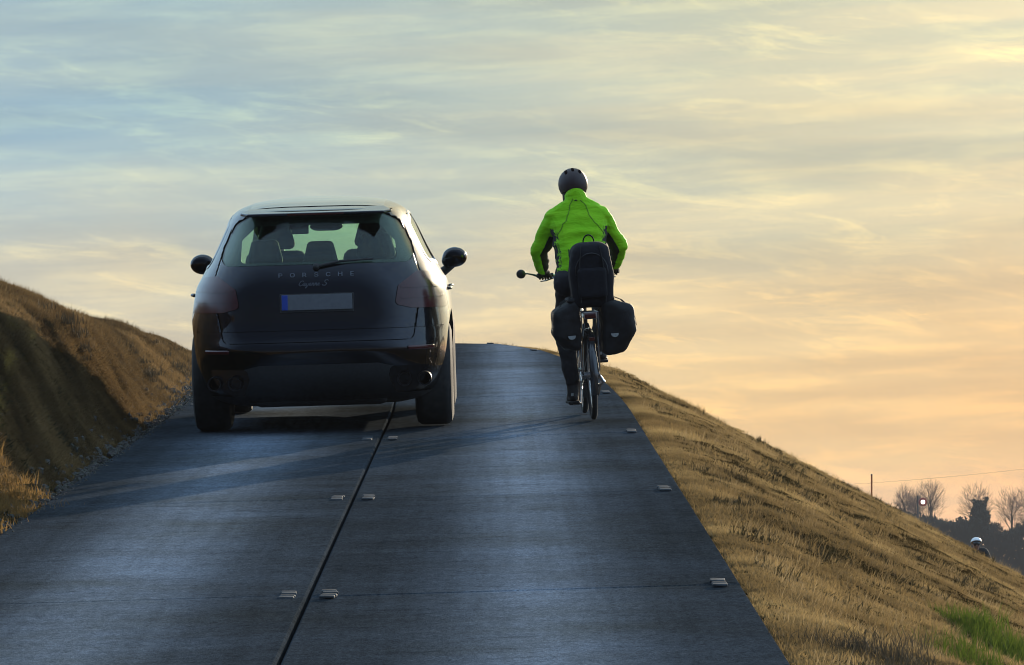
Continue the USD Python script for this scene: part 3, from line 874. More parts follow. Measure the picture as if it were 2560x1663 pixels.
    # wheels
    for yc, tr in ((0, .8325), (2.895, .8275)):
        for s in (1, -1):
            w, R, ri = .278, .380, .252
            h = w / 2
            prof = [(ri, -h + .02), (ri + .03, -h + .003), (R - .07, -h - .004), (R - .022, -h + .010), (R - .004, -h + .035), (R, -h + .06), (R, h - .06), (R - .004, h - .035), (R - .022, h - .010), (R - .07, h + .004), (ri + .03, h - .003), (ri, h - .02)]
            ty = revolve(prof, 72, 'x', (s * tr, yc, R))
            wheel = UsdGeom.Xform.Define(stage, path_of(car) + '/' + numbered(path_of(car), 'wheel')).GetPrim()
            obj('tyre', ty, RUBBER, wheel, smooth=35)
            rim = revolve([(ri + .004, -h + .03), (ri - .012, -h + .03), (ri - .025, h - .05), (ri - .012, h - .022), (ri + .004, h - .022)], 60, 'x', (s * tr, yc, R))
            sp = [rim]
            for k in range(5):
                for d in (-.10, .10):
                    a = k * 2 * math.pi / 5 + d
                    b0 = np.array([s * (tr + .075), yc + .05 * math.cos(a), R + .05 * math.sin(a)])
                    b1 = np.array([s * (tr + .105), yc + .235 * math.cos(a + d * .3), R + .235 * math.sin(a + d * .3)])
                    sp.append(sweep([b0, (b0 + b1) / 2 + np.array([s * .008, 0, 0]), b1], [.022, .017, .018], 8))
            hubc = trimesh.creation.cylinder(radius=.07, height=.05, sections=28); hubc.apply_transform(trimesh.transformations.rotation_matrix(math.pi / 2, [0, 1, 0])); hubc.apply_translation((s * (tr + .07), yc, R))
            obj('rim', cat_(sp + [hubc]), ALLOY, wheel, smooth=35)
            disc = trimesh.creation.cylinder(radius=.18, height=.03, sections=36); disc.apply_transform(trimesh.transformations.rotation_matrix(math.pi / 2, [0, 1, 0])); disc.apply_translation((s * (tr + .0), yc, R))
            obj('brake_disc', disc, DULL_CHROME, wheel, smooth=35)
    # underside: axle and silencer
    obj('axle', cat_([tube((-.70, 0, .36), (.70, 0, .36), .035, n=10), tm(rbox(.34, .30, .20, .05, (0, .0, .34)))]), PLASTIC, car, smooth=32)
    obj('axle', tube((-.70, 2.895, .36), (.70, 2.895, .36), .035, n=10), PLASTIC, car, smooth=32)
    obj('silencer', tm(rbox(1.0, .42, .16, .06, (0, -.52, .27))), PLASTIC, car, smooth=32)

    # interior: seats, dashboard, mirror and visor
    def seat(x, y, hw, back_top, head, name):
        sq = tm(rbox(hw * 2, .50, .16, .05, (x, y + .28, .83)))
        sb = m3.Manifold.batch_hull([sphere((x + a * (hw - .06), y + .04, .85), .06, 12) for a in (-1, 1)] + [sphere((x + a * (hw - .09), y - .10, back_top - .07), .07, 12) for a in (-1, 1)])
        st = obj(name, cat_([sq, tm(sb)]), INTERIOR, car, smooth=40)
        hr = m3.Manifold.batch_hull([sphere((x + a * head * .70, y - .11, back_top + b), .045, 12) for a in (-1, 1) for b in (.055,)] + [sphere((x + a * head * .52, y - .09, back_top + .165), .04, 12) for a in (-1, 1)])
        obj('headrest', tm(hr), INTERIOR, st, smooth=40)
    seat(-.38, 1.18, .26, 1.30, .15, 'front_seat'); seat(.38, 1.18, .26, 1.30, .15, 'front_seat')
    seat(-.42, .20, .27, 1.19, .13, 'rear_seat'); seat(0, .20, .17, 1.17, .125, 'rear_seat'); seat(.42, .20, .27, 1.22, .15, 'rear_seat')
    obj('dashboard', tm(rbox(1.40, .45, .26, .07, (0, 2.10, .98))), INTERIOR, car, smooth=40)
    sw = revolve([(.17, -.014), (.198, -.014), (.198, .014), (.17, .014)], 36, 'y'); sw.apply_transform(trimesh.transformations.rotation_matrix(.35, [1, 0, 0])); sw.apply_translation((-.38, 1.72, 1.06))
    obj('steering_wheel', sw, INTERIOR, car, smooth=40)
    obj('interior_mirror', tm(m3.Manifold.batch_hull([ellipsoid((-.055, 1.52, 1.475), (.075, .025, .036)), ellipsoid((.055, 1.52, 1.475), (.075, .025, .036))])), PLASTIC, car, smooth=40)
    obj('sun_visor', tm(rbox(.40, .02, .13, .01, (-.335, 1.42, 1.485))), INTERIOR, car, smooth=40)
    obj('parcel_cover', tm(rbox(1.25, .50, .03, .012, (0, -.35, 1.10))), INTERIOR, car, smooth=40)
    return car


def script_text():
    """a slanted joined-up word drawn as a thin rounded ribbon"""
    strokes = [
        [(.020, .026), (.014, .031), (.004, .026), (0, .012), (.006, .001), (.016, .001), (.024, .008)],                        # C
        [(.038, .014), (.031, .017), (.026, .008), (.031, .001), (.038, .012), (.039, .002), (.046, .004)],                      # a
        [(.046, .004), (.048, .016), (.050, .004), (.058, .004), (.060, .016), (.057, -.006), (.050, -.014), (.054, -.004), (.066, .006)],   # y
        [(.066, .006), (.074, .012), (.070, .017), (.066, .008), (.072, .001), (.082, .006)],                                    # e
        [(.082, .006), (.084, .016), (.083, .001), (.088, .013), (.093, .016), (.094, .002), (.101, .006)],                      # n
        [(.101, .006), (.103, .016), (.102, .001), (.107, .013), (.112, .016), (.113, .002), (.120, .006)],                      # n
        [(.120, .006), (.128, .012), (.124, .017), (.120, .008), (.126, .001), (.138, .005)],                                    # e
        [(.178, .028), (.168, .034), (.158, .028), (.164, .018), (.174, .013), (.172, .002), (.160, 0), (.150, .006)],           # S
    ]
    from scipy.interpolate import CubicSpline
    ms = []
    for s in strokes:
        p = np.array(s, float)
        t = np.arange(len(p))
        q = CubicSpline(t, p)(np.linspace(0, len(p) - 1, len(p) * 4))
        q[:, 0] += q[:, 1] * .45
        q = q * 1.15
        ms.append(sweep(np.column_stack([q, np.full(len(q), .002)]), .0028 if s is not strokes[-1] else .0042, 6))
    m = cat_(ms)
    m.apply_translation((-m.bounds[:, 0].mean() - .02, -.008, 0))
    return m


CAR = build_car()


def build_driver():
    m = UsdGeom.Xformable(CAR).GetLocalTransformation()
    d = UsdGeom.Xform.Define(stage, '/World/' + numbered('/World', 'person'))
    d.AddTransformOp().Set(m)
    d = tag(d.GetPrim(), 'driver seen dimly through the rear window at the wheel of the dark car', 'person')
    x = -.38
    head = [hull(((x, 1.30, 1.47), .085), ((x, 1.34, 1.41), .075)), hull(((x, 1.38, 1.38), .05), ((x, 1.34, 1.42), .06)), hull(((x, 1.425, 1.43), .012), ((x, 1.43, 1.41), .016)), hull(((x, 1.27, 1.36), .055), ((x, 1.22, 1.22), .065)),
            hull(((x - .085, 1.30, 1.43), .015), ((x - .085, 1.31, 1.46), .018)), hull(((x + .085, 1.30, 1.43), .015), ((x + .085, 1.31, 1.46), .018))]
    torso = [hull(((x - .15, 1.20, 1.15), .07), ((x + .15, 1.20, 1.15), .07), ((x - .10, 1.28, .90), .12), ((x + .10, 1.28, .90), .12))]
    arms, hands = [], []
    for s in (-1, 1):
        a, b, c = (x + s * .19, 1.20, 1.14), (x + s * .23, 1.40, .99), (x + s * .15, 1.66, 1.10)
        arms += [hull((a, .055), (b, .045)), hull((b, .042), (c, .03))]
        hands += [hull((c, .030), ((x + s * .15, 1.72, 1.14), .028))]
        for k in range(4):
            q = np.array([x + s * (.15 + .008 * k), 1.735, 1.115 + .02 * k])
            hands.append(hull((q, .009), (q + np.array([-s * .02, .02, .012]), .008)))
        hands.append(hull(((x + s * .13, 1.70, 1.14), .010), ((x + s * .11, 1.72, 1.165), .009)))
        arms += [hull(((x + s * .09, 1.36, .86), .08), ((x + s * .13, 1.80, .90), .06)), hull(((x + s * .13, 1.80, .90), .058), ((x + s * .12, 2.05, .86), .04))]
    obj('body', organic(head + torso + arms + hands, .018, 6), SKIN, d, smooth=True)
    tt = [hull(((x - .15, 1.20, 1.15), .085), ((x + .15, 1.20, 1.15), .085), ((x - .10, 1.28, .90), .135), ((x + .10, 1.28, .90), .135))]
    for s in (-1, 1):
        a, b, c = (x + s * .19, 1.20, 1.14), (x + s * .23, 1.40, .99), (x + s * .165, 1.62, 1.08)
        tt += [hull((a, .070), (b, .060)), hull((b, .058), (c, .046))]
    obj('pullover', organic(tt, .025, 6), principled('dark_pullover', (.03, .03, .035), .9, bump=(60.0, .4, .004)), d, smooth=True)
    obj('hair', organic([hull(((x, 1.285, 1.49), .092), ((x, 1.25, 1.44), .075))], .02, 4), principled('driver_hair', (.03, .022, .016), .8, bump=(90.0, .5, .004)), d, smooth=True)


SKIN = principled('skin', (.42, .24, .17), .55, noise=(20.0, (.36, .19, .14), .4, .7))
build_driver()


# ------------------------------------------------------------------ the bicycle, its bags and its rider
BX, BY = 0.785, 37.0
_f = np.array([-0.045, 1, SLOPE]); _f /= np.linalg.norm(_f)
_lean = math.radians(-3.6)
_up0 = np.array([-BANK, -SLOPE, 1.0]); _up0 -= _f * np.dot(_up0, _f)
_up0 = np.array([0, -SLOPE, 1.0]); _up0 -= _f * np.dot(_up0, _f); _up0 /= np.linalg.norm(_up0)
_r0 = np.cross(_f, _up0)
_up = _up0 * math.cos(_lean) + _r0 * math.sin(_lean)
_r = np.cross(_f, _up)
BIKE_M = frame((BX, BY, float(road_z(BX, BY)) + .004), _r, _f, _up)
SATIN_BLACK = principled('black_enamel', (.014, .014, .016), .35, noise=(18.0, (.022, .021, .021), .4, .7), coat_weight=.6)
SILVER = principled('polished_alloy', (.55, .56, .58), .25, metallic=1.0, noise=(30.0, (.40, .40, .41), .4, .8))
MUDGUARD = principled('glossy_mudguard', (.05, .05, .052), .16, metallic=.6, coat_weight=1.0)
NYLON = principled('black_nylon', (.005, .005, .008), .8, specular_ior_level=.25, noise=(30.0, (.009, .009, .014), .35, .7), bump=(55.0, .5, .006))
BAG_CLOTH = principled('black_tarpaulin', (.008, .008, .009), .6, specular_ior_level=.35, noise=(20.0, (.014, .013, .015), .35, .7), bump=(16.0, .4, .02))
REFLECT = principled('reflective_grey', (.34, .36, .35), .4, noise=(80.0, (.24, .25, .25), .4, .6))
TROUSER = principled('dark_trousers', (.012, .012, .016), .85, noise=(25.0, (.020, .019, .024), .4, .7), bump=(14.0, .5, .02))
SHOE = principled('dark_shoe', (.013, .012, .012), .6, noise=(30.0, (.024, .022, .022), .4, .7))
GLOVE = principled('dark_glove', (.040, .022, .016), .7, noise=(50.0, (.026, .015, .012), .4, .7))
HELMET = principled('dark_helmet', (.026, .013, .013), .5, noise=(20.0, (.036, .019, .018), .4, .7))
LINING = principled('black_stretch_cloth', (.012, .010, .010), .8, bump=(60.0, .4, .004))
JACKET = usdkit.material(stage, '/World/Looks/jacket_cloth', {
    "tc": ("texture_coordinate", {}), "m": ("mapping", {"scale": (3.0, 3.0, 11.0)}), "n": ("noise_texture", {"scale": 1.6, "detail": 4.0, "distortion": .6}), "b": ("bump", {"strength": .55, "distance": .03}),
    "r": ("rgb_ramp", {"ramp": [(.3, (.36, .97, .010)), (.7, (.42, .99, .015))]}), "p": ("principled_bsdf", {"roughness": .6, "specular_ior_level": .2, "sheen_weight": .25, "sheen_tint": (.55, 1.0, .2)}),
    "t": ("translucent_bsdf", {}), "x": ("mix_closure", {"fac": .06})},
    [("tc.object", "m.vector"), ("m.vector", "n.vector"), ("n.fac", "b.height"), ("b.normal", "p.normal"), ("n.fac", "r.fac"), ("r.color", "p.base_color"), ("r.color", "t.color"), ("p.BSDF", "x.closure1"), ("t.BSDF", "x.closure2")], surface="x.closure")


def sub(parent, name):
    return UsdGeom.Xform.Define(stage, path_of(parent) + '/' + numbered(path_of(parent), name)).GetPrim()


def build_bicycle():
    R = .350
    b = thing('bicycle', 'dark touring bicycle with bags ridden along the right edge of the road', 'bicycle', matrix=BIKE_M)
    WB = 1.09
    for k, yc in enumerate((0, WB)):
        w = sub(b, 'wheel')
        t = []
        a = np.arange(18) / 18 * 2 * np.pi
        obj('tyre', revolve([(R - .022 + .022 * math.cos(q), .0215 * math.sin(q)) for q in a], 72, 'x', (0, yc, R)), RUBBER, w, smooth=True)
        obj('rim', revolve([(R - .040, -.011), (R - .024, -.012), (R - .034, 0), (R - .024, .012), (R - .040, .011), (R - .052, 0)], 72, 'x', (0, yc, R)), SILVER, w, smooth=40)
        hub = [tube((-.055, yc, R), (.055, yc, R), .016 if k else .024, n=16), tube((-.075, yc, R), (.075, yc, R), .006, n=8)]
        for s in (-1, 1):
            hub.append(tube((s * .030, yc, R), (s * .034, yc, R), .030, n=20))
        obj('hub', cat_(hub), SILVER, w, smooth=40)
        sp = []
        for j in range(32):
            s = 1 if j % 2 else -1
            q = j / 32 * 2 * math.pi; p = q + (.55 if (j // 2) % 2 else -.55)
            sp.append(tube((s * .030, yc + .027 * math.cos(p), R + .027 * math.sin(p)), (0, yc + (R - .045) * math.cos(q), R + (R - .045) * math.sin(q)), .0011, n=4))
        obj('spokes', cat_(sp), SILVER, w, kind='stuff')
    # frame
    BB = np.array([0, .455, .285]); ST = np.array([0, .285, .80]); HT = np.array([0, .945, .86]); HB = np.array([0, .995, .70])
    fr = [tube(BB, ST, .017, n=14), tube(BB, HB, .020, n=14), tube(ST * .97 + BB * .03, HT * .9 + HB * .1, .016, n=14), tube(HB, HT, .021, n=14), tube(BB + [-.038, 0, 0], BB + [.038, 0, 0], .023, n=16)]
    for s in (-1, 1):
        fr += [sweep([BB + [s * .02, -.02, 0], BB + [s * .045, -.18, .03], (s * .062, .0, R)], [.011, .011, .009], 10), sweep([ST + [s * .015, 0, -.06], ST + [s * .04, -.10, -.16], (s * .062, 0, R)], [.009, .009, .008], 10)]
    obj('frame', tm(union([mf(x) for x in fr])), SATIN_BLACK, b, smooth=40)
    fk = [tube(HB + [0, .002, .01], HB + [0, .006, -.03], .019, n=12)]
    for s in (-1, 1):
        fk.append(sweep([HB + [0, .005, -.025], HB + [s * .05, .015, -.05], HB + [s * .054, .05, -.20], (s * .054, WB, R)], [.013, .013, .012, .009], 10))
    obj('fork', tm(union([mf(x) for x in fk])), SATIN_BLACK, b, smooth=40)
    obj('seat_post', tube(ST * 1.0, ST + np.array([0, -.055, .19]), .0136, n=12), SILVER, b, smooth=40)
    sad = organic([m3.Manifold.batch_hull([sphere((s * .068, .145, 1.005), .022, 12) for s in (-1, 1)] + [sphere((s * .05, .11, 1.01), .02, 12) for s in (-1, 1)] + [sphere((0, .25, 1.003), .026, 12)]), hull(((0, .25, 1.003), .024), ((0, .395, 1.0), .016))], .012, 5)
    obj('saddle', sad, SATIN_BLACK, b, smooth=True)
    # stem, bars, grips, mirror, bell
    HBR = np.array([0, .90, 1.105])
    obj('stem', cat_([tube(HT, HT + np.array([0, -.035, .19]), .0145, n=12), tube(HT + np.array([0, -.035, .185]), HBR, .013, n=12)]) if False else sweep([HT, HT + np.array([0, -.03, .16]), HT + np.array([0, -.036, .20]), HBR], [.0145, .0145, .015, .0135], 12), SATIN_BLACK, b, smooth=40)
    bar = [(x, .90 - .62 * abs(x) ** 2.1, 1.105 + .022 * math.sin(min(1, abs(x) / .3) * math.pi / 2)) for x in np.linspace(-.315, .315, 25)]
    obj('handlebar', sweep(bar, .0115, 10), SILVER, b, smooth=40)
    for s in (-1, 1):
        pts = [np.array([s * x, .90 - .62 * abs(x) ** 2.1, 1.127]) for x in (.20, .25, .30, .325)]
        obj('grip', sweep(pts, [.0165, .017, .0165, .0185], 12), RUBBER, b, smooth=40)
        lv = [np.array([s * .185, .885, 1.118]), np.array([s * .20, .925, 1.10]), np.array([s * .25, .925, 1.085]), np.array([s * .30, .905, 1.08])]
        obj('brake_lever', sweep(lv, [.010, .007, .006, .005], 8), SILVER, b, smooth=40)
    m = obj('mirror_stalk', sweep([(-.325, .842, 1.127), (-.365, .845, 1.14), (-.405, .84, 1.150), (-.435, .835, 1.150)], [.011, .007, .006, .009], 8), SATIN_BLACK, b, smooth=40)
    obj('mirror', tm(ellipsoid((-.455, .835, 1.150), (.038, .014, .036))), SATIN_BLACK, m, smooth=True)
    bell = tm(ellipsoid((.175, .905, 1.145), (.022, .022, .018)))
    obj('bell', bell, SILVER, b, smooth=True)
    # drive
    cr = revolve([(.085, -.0025), (.097, -.0025), (.097, .0025), (.085, .0025)], 44, 'x', (.048, BB[1], BB[2]))
    arms = [tube((.048, BB[1], BB[2]), (.048, BB[1] + .088 * math.cos(q), BB[2] + .088 * math.sin(q)), .008, n=6) for q in np.arange(5) * 2 * math.pi / 5]
    cs = obj('chainring', cat_([cr] + arms), SILVER, b, smooth=40)
    PED = {-1: np.array([-.115, BB[1] - .02, BB[2] - .17]), 1: np.array([.115, BB[1] + .02, BB[2] + .17])}
    for s in (-1, 1):
        obj('crank', sweep([(s * .058, BB[1], BB[2]), PED[s] * [.62, 1, 1]], [.014, .010], 8), SILVER, b, smooth=40)
        pd = union([rbox(.095, .085, .022, .008, tuple(PED[s]), 8)])
        pdl = obj('pedal', tm(pd), SATIN_BLACK, b, smooth=40)
        for e in (-1, 1):
            obj('pedal_reflector', box(.034, .006, .014, (PED[s][0], PED[s][1] + e * .045, PED[s][2])), REFLECT, pdl)
    cas = cat_([revolve([(.020, -.002), (r_, -.002), (r_, .002), (.020, .002)], 32, 'x', (.034 + .005 * i, 0, R)) for i, r_ in enumerate((.068, .060, .052, .045, .038))])
    obj('sprockets', cas, SILVER, b, smooth=40, kind='stuff')
    ch = [tube((.047, 0 + .02, R + .060), (.048, BB[1], BB[2] + .096), .0045, n=6), tube((.047, .045, R - .155), (.048, BB[1], BB[2] - .096), .0045, n=6)]
    obj('chain', sweep([(.047, .02, R + .060), (.048, BB[1], BB[2] + .096), (.048, BB[1] + .085, BB[2] + .045), (.048, BB[1] + .085, BB[2] - .045), (.048, BB[1], BB[2] - .096), (.047, .045, R - .155)], .0048, 6), DARK_METAL, b, smooth=40)
    der = obj('derailleur', cat_([sweep([(.066, .0, R - .01), (.090, .01, R - .055), (.062, .02, R - .085), (.050, .045, R - .155)], [.011, .019, .014, .010], 8)]), SILVER, b, smooth=40)
    for p in ((.050, .022, R - .085), (.050, .045, R - .150)):
        obj('jockey_wheel', revolve([(.004, -.003), (.019, -.003), (.019, .003), (.004, .003)], 18, 'x', p), SATIN_BLACK, der, smooth=40)
    # mudguards
    for yc, a0, a1, nm in ((0, -.18, 3.55, 'rear'), (WB, .75, 3.75, 'front')):
        rows = []
        for q in np.linspace(a0, a1, 40):
            c, s_ = math.cos(q), math.sin(q)
            row = []
            for u in np.linspace(-1, 1, 9):
                rr = R + .020 - .014 * u * u
                row.append([.028 * u, yc + rr * -c if False else yc + rr * c, R + rr * s_])
            rows.append(row)
        g = np.array(rows); n1, n2, _ = g.shape
        idx = np.arange(n1 * n2).reshape(n1, n2)
        f = np.concatenate([np.stack([idx[:-1, :-1], idx[1:, :-1], idx[1:, 1:]], -1).reshape(-1, 3), np.stack([idx[:-1, :-1], idx[1:, 1:], idx[:-1, 1:]], -1).reshape(-1, 3)])
        v = g.reshape(-1, 3)
        inner = v.copy(); cen = np.array([0, yc, R]); dirv = inner - cen; dirv[:, 0] = 0; dirv /= np.linalg.norm(dirv, axis=1, keepdims=True); inner = inner - dirv * .002
        mg = obj('mudguard', cat_([trimesh.Trimesh(v, f, process=False), trimesh.Trimesh(inner, f[:, ::-1], process=False)]), MUDGUARD, b, smooth=50)
        for s in (-1, 1):
            obj('mudguard_stay', tube((s * .060, yc, R + .01), (s * .026, yc - (R + .01) * math.cos(.62) * (1 if yc == 0 else 1), R + (R + .01) * math.sin(.62)), .0025, n=6), SILVER, mg, smooth=40)
    # rear carrier
    zt = .845
    ca = [sweep([(s * .065, .16, zt), (s * .065, -.30, zt), (s * .03, -.335, zt), (0, -.34, zt)], .005, 8) for s in (-1, 1)]
    ca += [tube((-.065, y, zt), (.065, y, zt), .004, n=6) for y in (.10, -.08, -.27)]
    ca += [tube((s * .066, yy, zt), (s * .068, -.02, R + .03), .005, n=8) for s in (-1, 1) for yy in (.06, -.12, -.28)]
    obj('rear_rack', tm(union([mf(x) for x in ca])), SILVER, b, smooth=40)
    tl = obj('rear_lamp', tm(rbox(.085, .022, .040, .009, (0, -.355, .818))), RED_LENS, b, smooth=40)
    obj('lamp_bracket', tm(rbox(.105, .010, .055, .004, (0, -.340, .822))), SILVER, tl, smooth=40)
    obj('reflector', tm(rbox(.045, .012, .030, .004, (0, -.372, .640))), RED_LENS, b, smooth=40)
    obj('front_lamp', tm(ellipsoid((0, 1.03, .82), (.035, .045, .035))), SATIN_BLACK, b, smooth=True)
    st = obj('kick_stand', sweep([(-.06, .16, .30), (-.075, .06, .27), (-.085, -.10, .25)], [.009, .008, .008], 8), SILVER, b, smooth=40)
    return b


def build_bags():
    # the tall bag standing on the carrier
    t = thing('rack_bag', 'tall dark rounded bag with a carrying loop strapped upright on the bicycle carrier', 'bag', matrix=BIKE_M)
    bm = organic([m3.Manifold.batch_hull([sphere((.035 + s * .105, y, .935), .055, 14) for s in (-1, 1) for y in (-.06, -.25)] + [sphere((.035 + s * .108, y, 1.15), .064, 14) for s in (-1, 1) for y in (-.07, -.24)] + [sphere((.035 + s * .062, y, 1.295), .090, 14) for s in (-1, 1) for y in (-.10, -.22)])], .025, 4)
    p = bm.vertices; bm.vertices = p + (meshkit.fbm(p * 9, 3, 4)[:, None] - .5) * .022 * (p - p.mean(0)) / np.linalg.norm(p - p.mean(0), axis=1, keepdims=True)
    obj('bag_body', bm, NYLON, t, smooth=True)
    pk = organic([m3.Manifold.batch_hull([sphere((.035 + s * .085, -.315, z), .028, 12) for s in (-1, 1) for z in (.98, 1.16)])], .02, 4)
    obj('front_pocket', pk, NYLON, t, smooth=True)
    obj('carrying_loop', sweep([(.035 + .042 * math.cos(q), -.13, 1.385 + .055 * math.sin(q)) for q in np.linspace(0, math.pi, 14)], .0055, 8, (1, 1)), NYLON, t, smooth=True)
    for s in (-1, 1):
        obj('strap', sweep([(.035 + s * .095, -.325, .92), (.035 + s * .10, -.33, 1.05), (.035 + s * .09, -.322, 1.22), (.035 + s * .07, -.285, 1.36)], .011, 8, (1, .3)), LINING, t, smooth=True)
    obj('zip', sweep([(.035 + .125 * math.cos(q), -.317 + .02 * abs(math.cos(q)), 1.16 + .14 * math.sin(q)) for q in np.linspace(-.2, math.pi + .2, 22)], .004, 6), SATIN_BLACK, t, smooth=True)
    # the panniers hang either side
    for s, lab in ((-1, 'black roll top pannier hanging on the left side of the bicycle'), (1, 'bulging black roll top pannier hanging on the right side of the bicycle')):
        t = thing('pannier', lab, 'pannier', group=None, matrix=BIKE_M)
        k = 1.0 if s > 0 else .74
        lo = .50 if s > 0 else .545
        xs = lambda u: s * ((.10 if s > 0 else .085) + u * k)
        body = m3.Manifold.batch_hull([sphere((xs(.035), y, lo + .05), .045, 14) for y in (.02, -.20)] + [sphere((xs(.125), y, lo + .07), .055, 14) for y in (.0, -.19)] + [sphere((xs(.20), y, .70), .06, 14) for y in (.02, -.24)] +
                                      [sphere((xs(.19), y, .83), .055, 14) for y in (.02, -.25)] + [sphere((xs(.04), y, .90), .045, 14) for y in (.03, -.26)])
        m = organic([body], .024, 4)
        p = m.vertices; c = p.mean(0)
        m.vertices = p + (meshkit.fbm(p * 8 + s * 3, 3, 8)[:, None] - .5) * .045 * (p - c) / np.linalg.norm(p - c, axis=1, keepdims=True)
        obj('bag_body', m, BAG_CLOTH, t, smooth=True)
        obj('rolled_top', sweep([(xs(-.005), y, .935) if False else (xs(.06), y, .945 + .006 * math.sin(9 * y)) for y in np.linspace(-.29, .05, 9)], .026, 10, (1.5, .8)), BAG_CLOTH, t, smooth=True)
        yb = m.vertices[:, 1].min()
        sel = m.vertices[np.abs(m.vertices[:, 2] - .665) < .03]
        xr_ = xs(.085)
        yr_ = sel[np.abs(sel[:, 0] - xr_) < .04][:, 1].min()
        half = [(.030 * math.cos(q), -.030 * math.sin(q)) for q in np.linspace(0, math.pi, 14)]
        e = m3.CrossSection([half[::-1]]).extrude(.006)
        d = tm(e); d.vertices = d.vertices[:, [0, 2, 1]]; d.invert(); d.apply_translation((xr_, yr_ - .008, .672))
        obj('reflective_patch', d, REFLECT, t)
        for yy in (-.20, -.02):
            obj('buckle_strap', sweep([(xs(.06), yy, .97), (xs(.16), yy, .925), (xs(.245), yy, .84), (xs(.262), yy, .72)], .010, 8, (1, .35)), LINING, t, smooth=True)
        obj('hook', cat_([sweep([(xs(-.005), yy, .80), (xs(-.015), yy, .855), (xs(-.005), yy, .868)], .007, 6) for yy in (-.05,)]), SATIN_BLACK, t, smooth=True)


def part_of(v, f):
    m = trimesh.Trimesh(v, f, process=False); m.remove_unreferenced_vertices(); return m


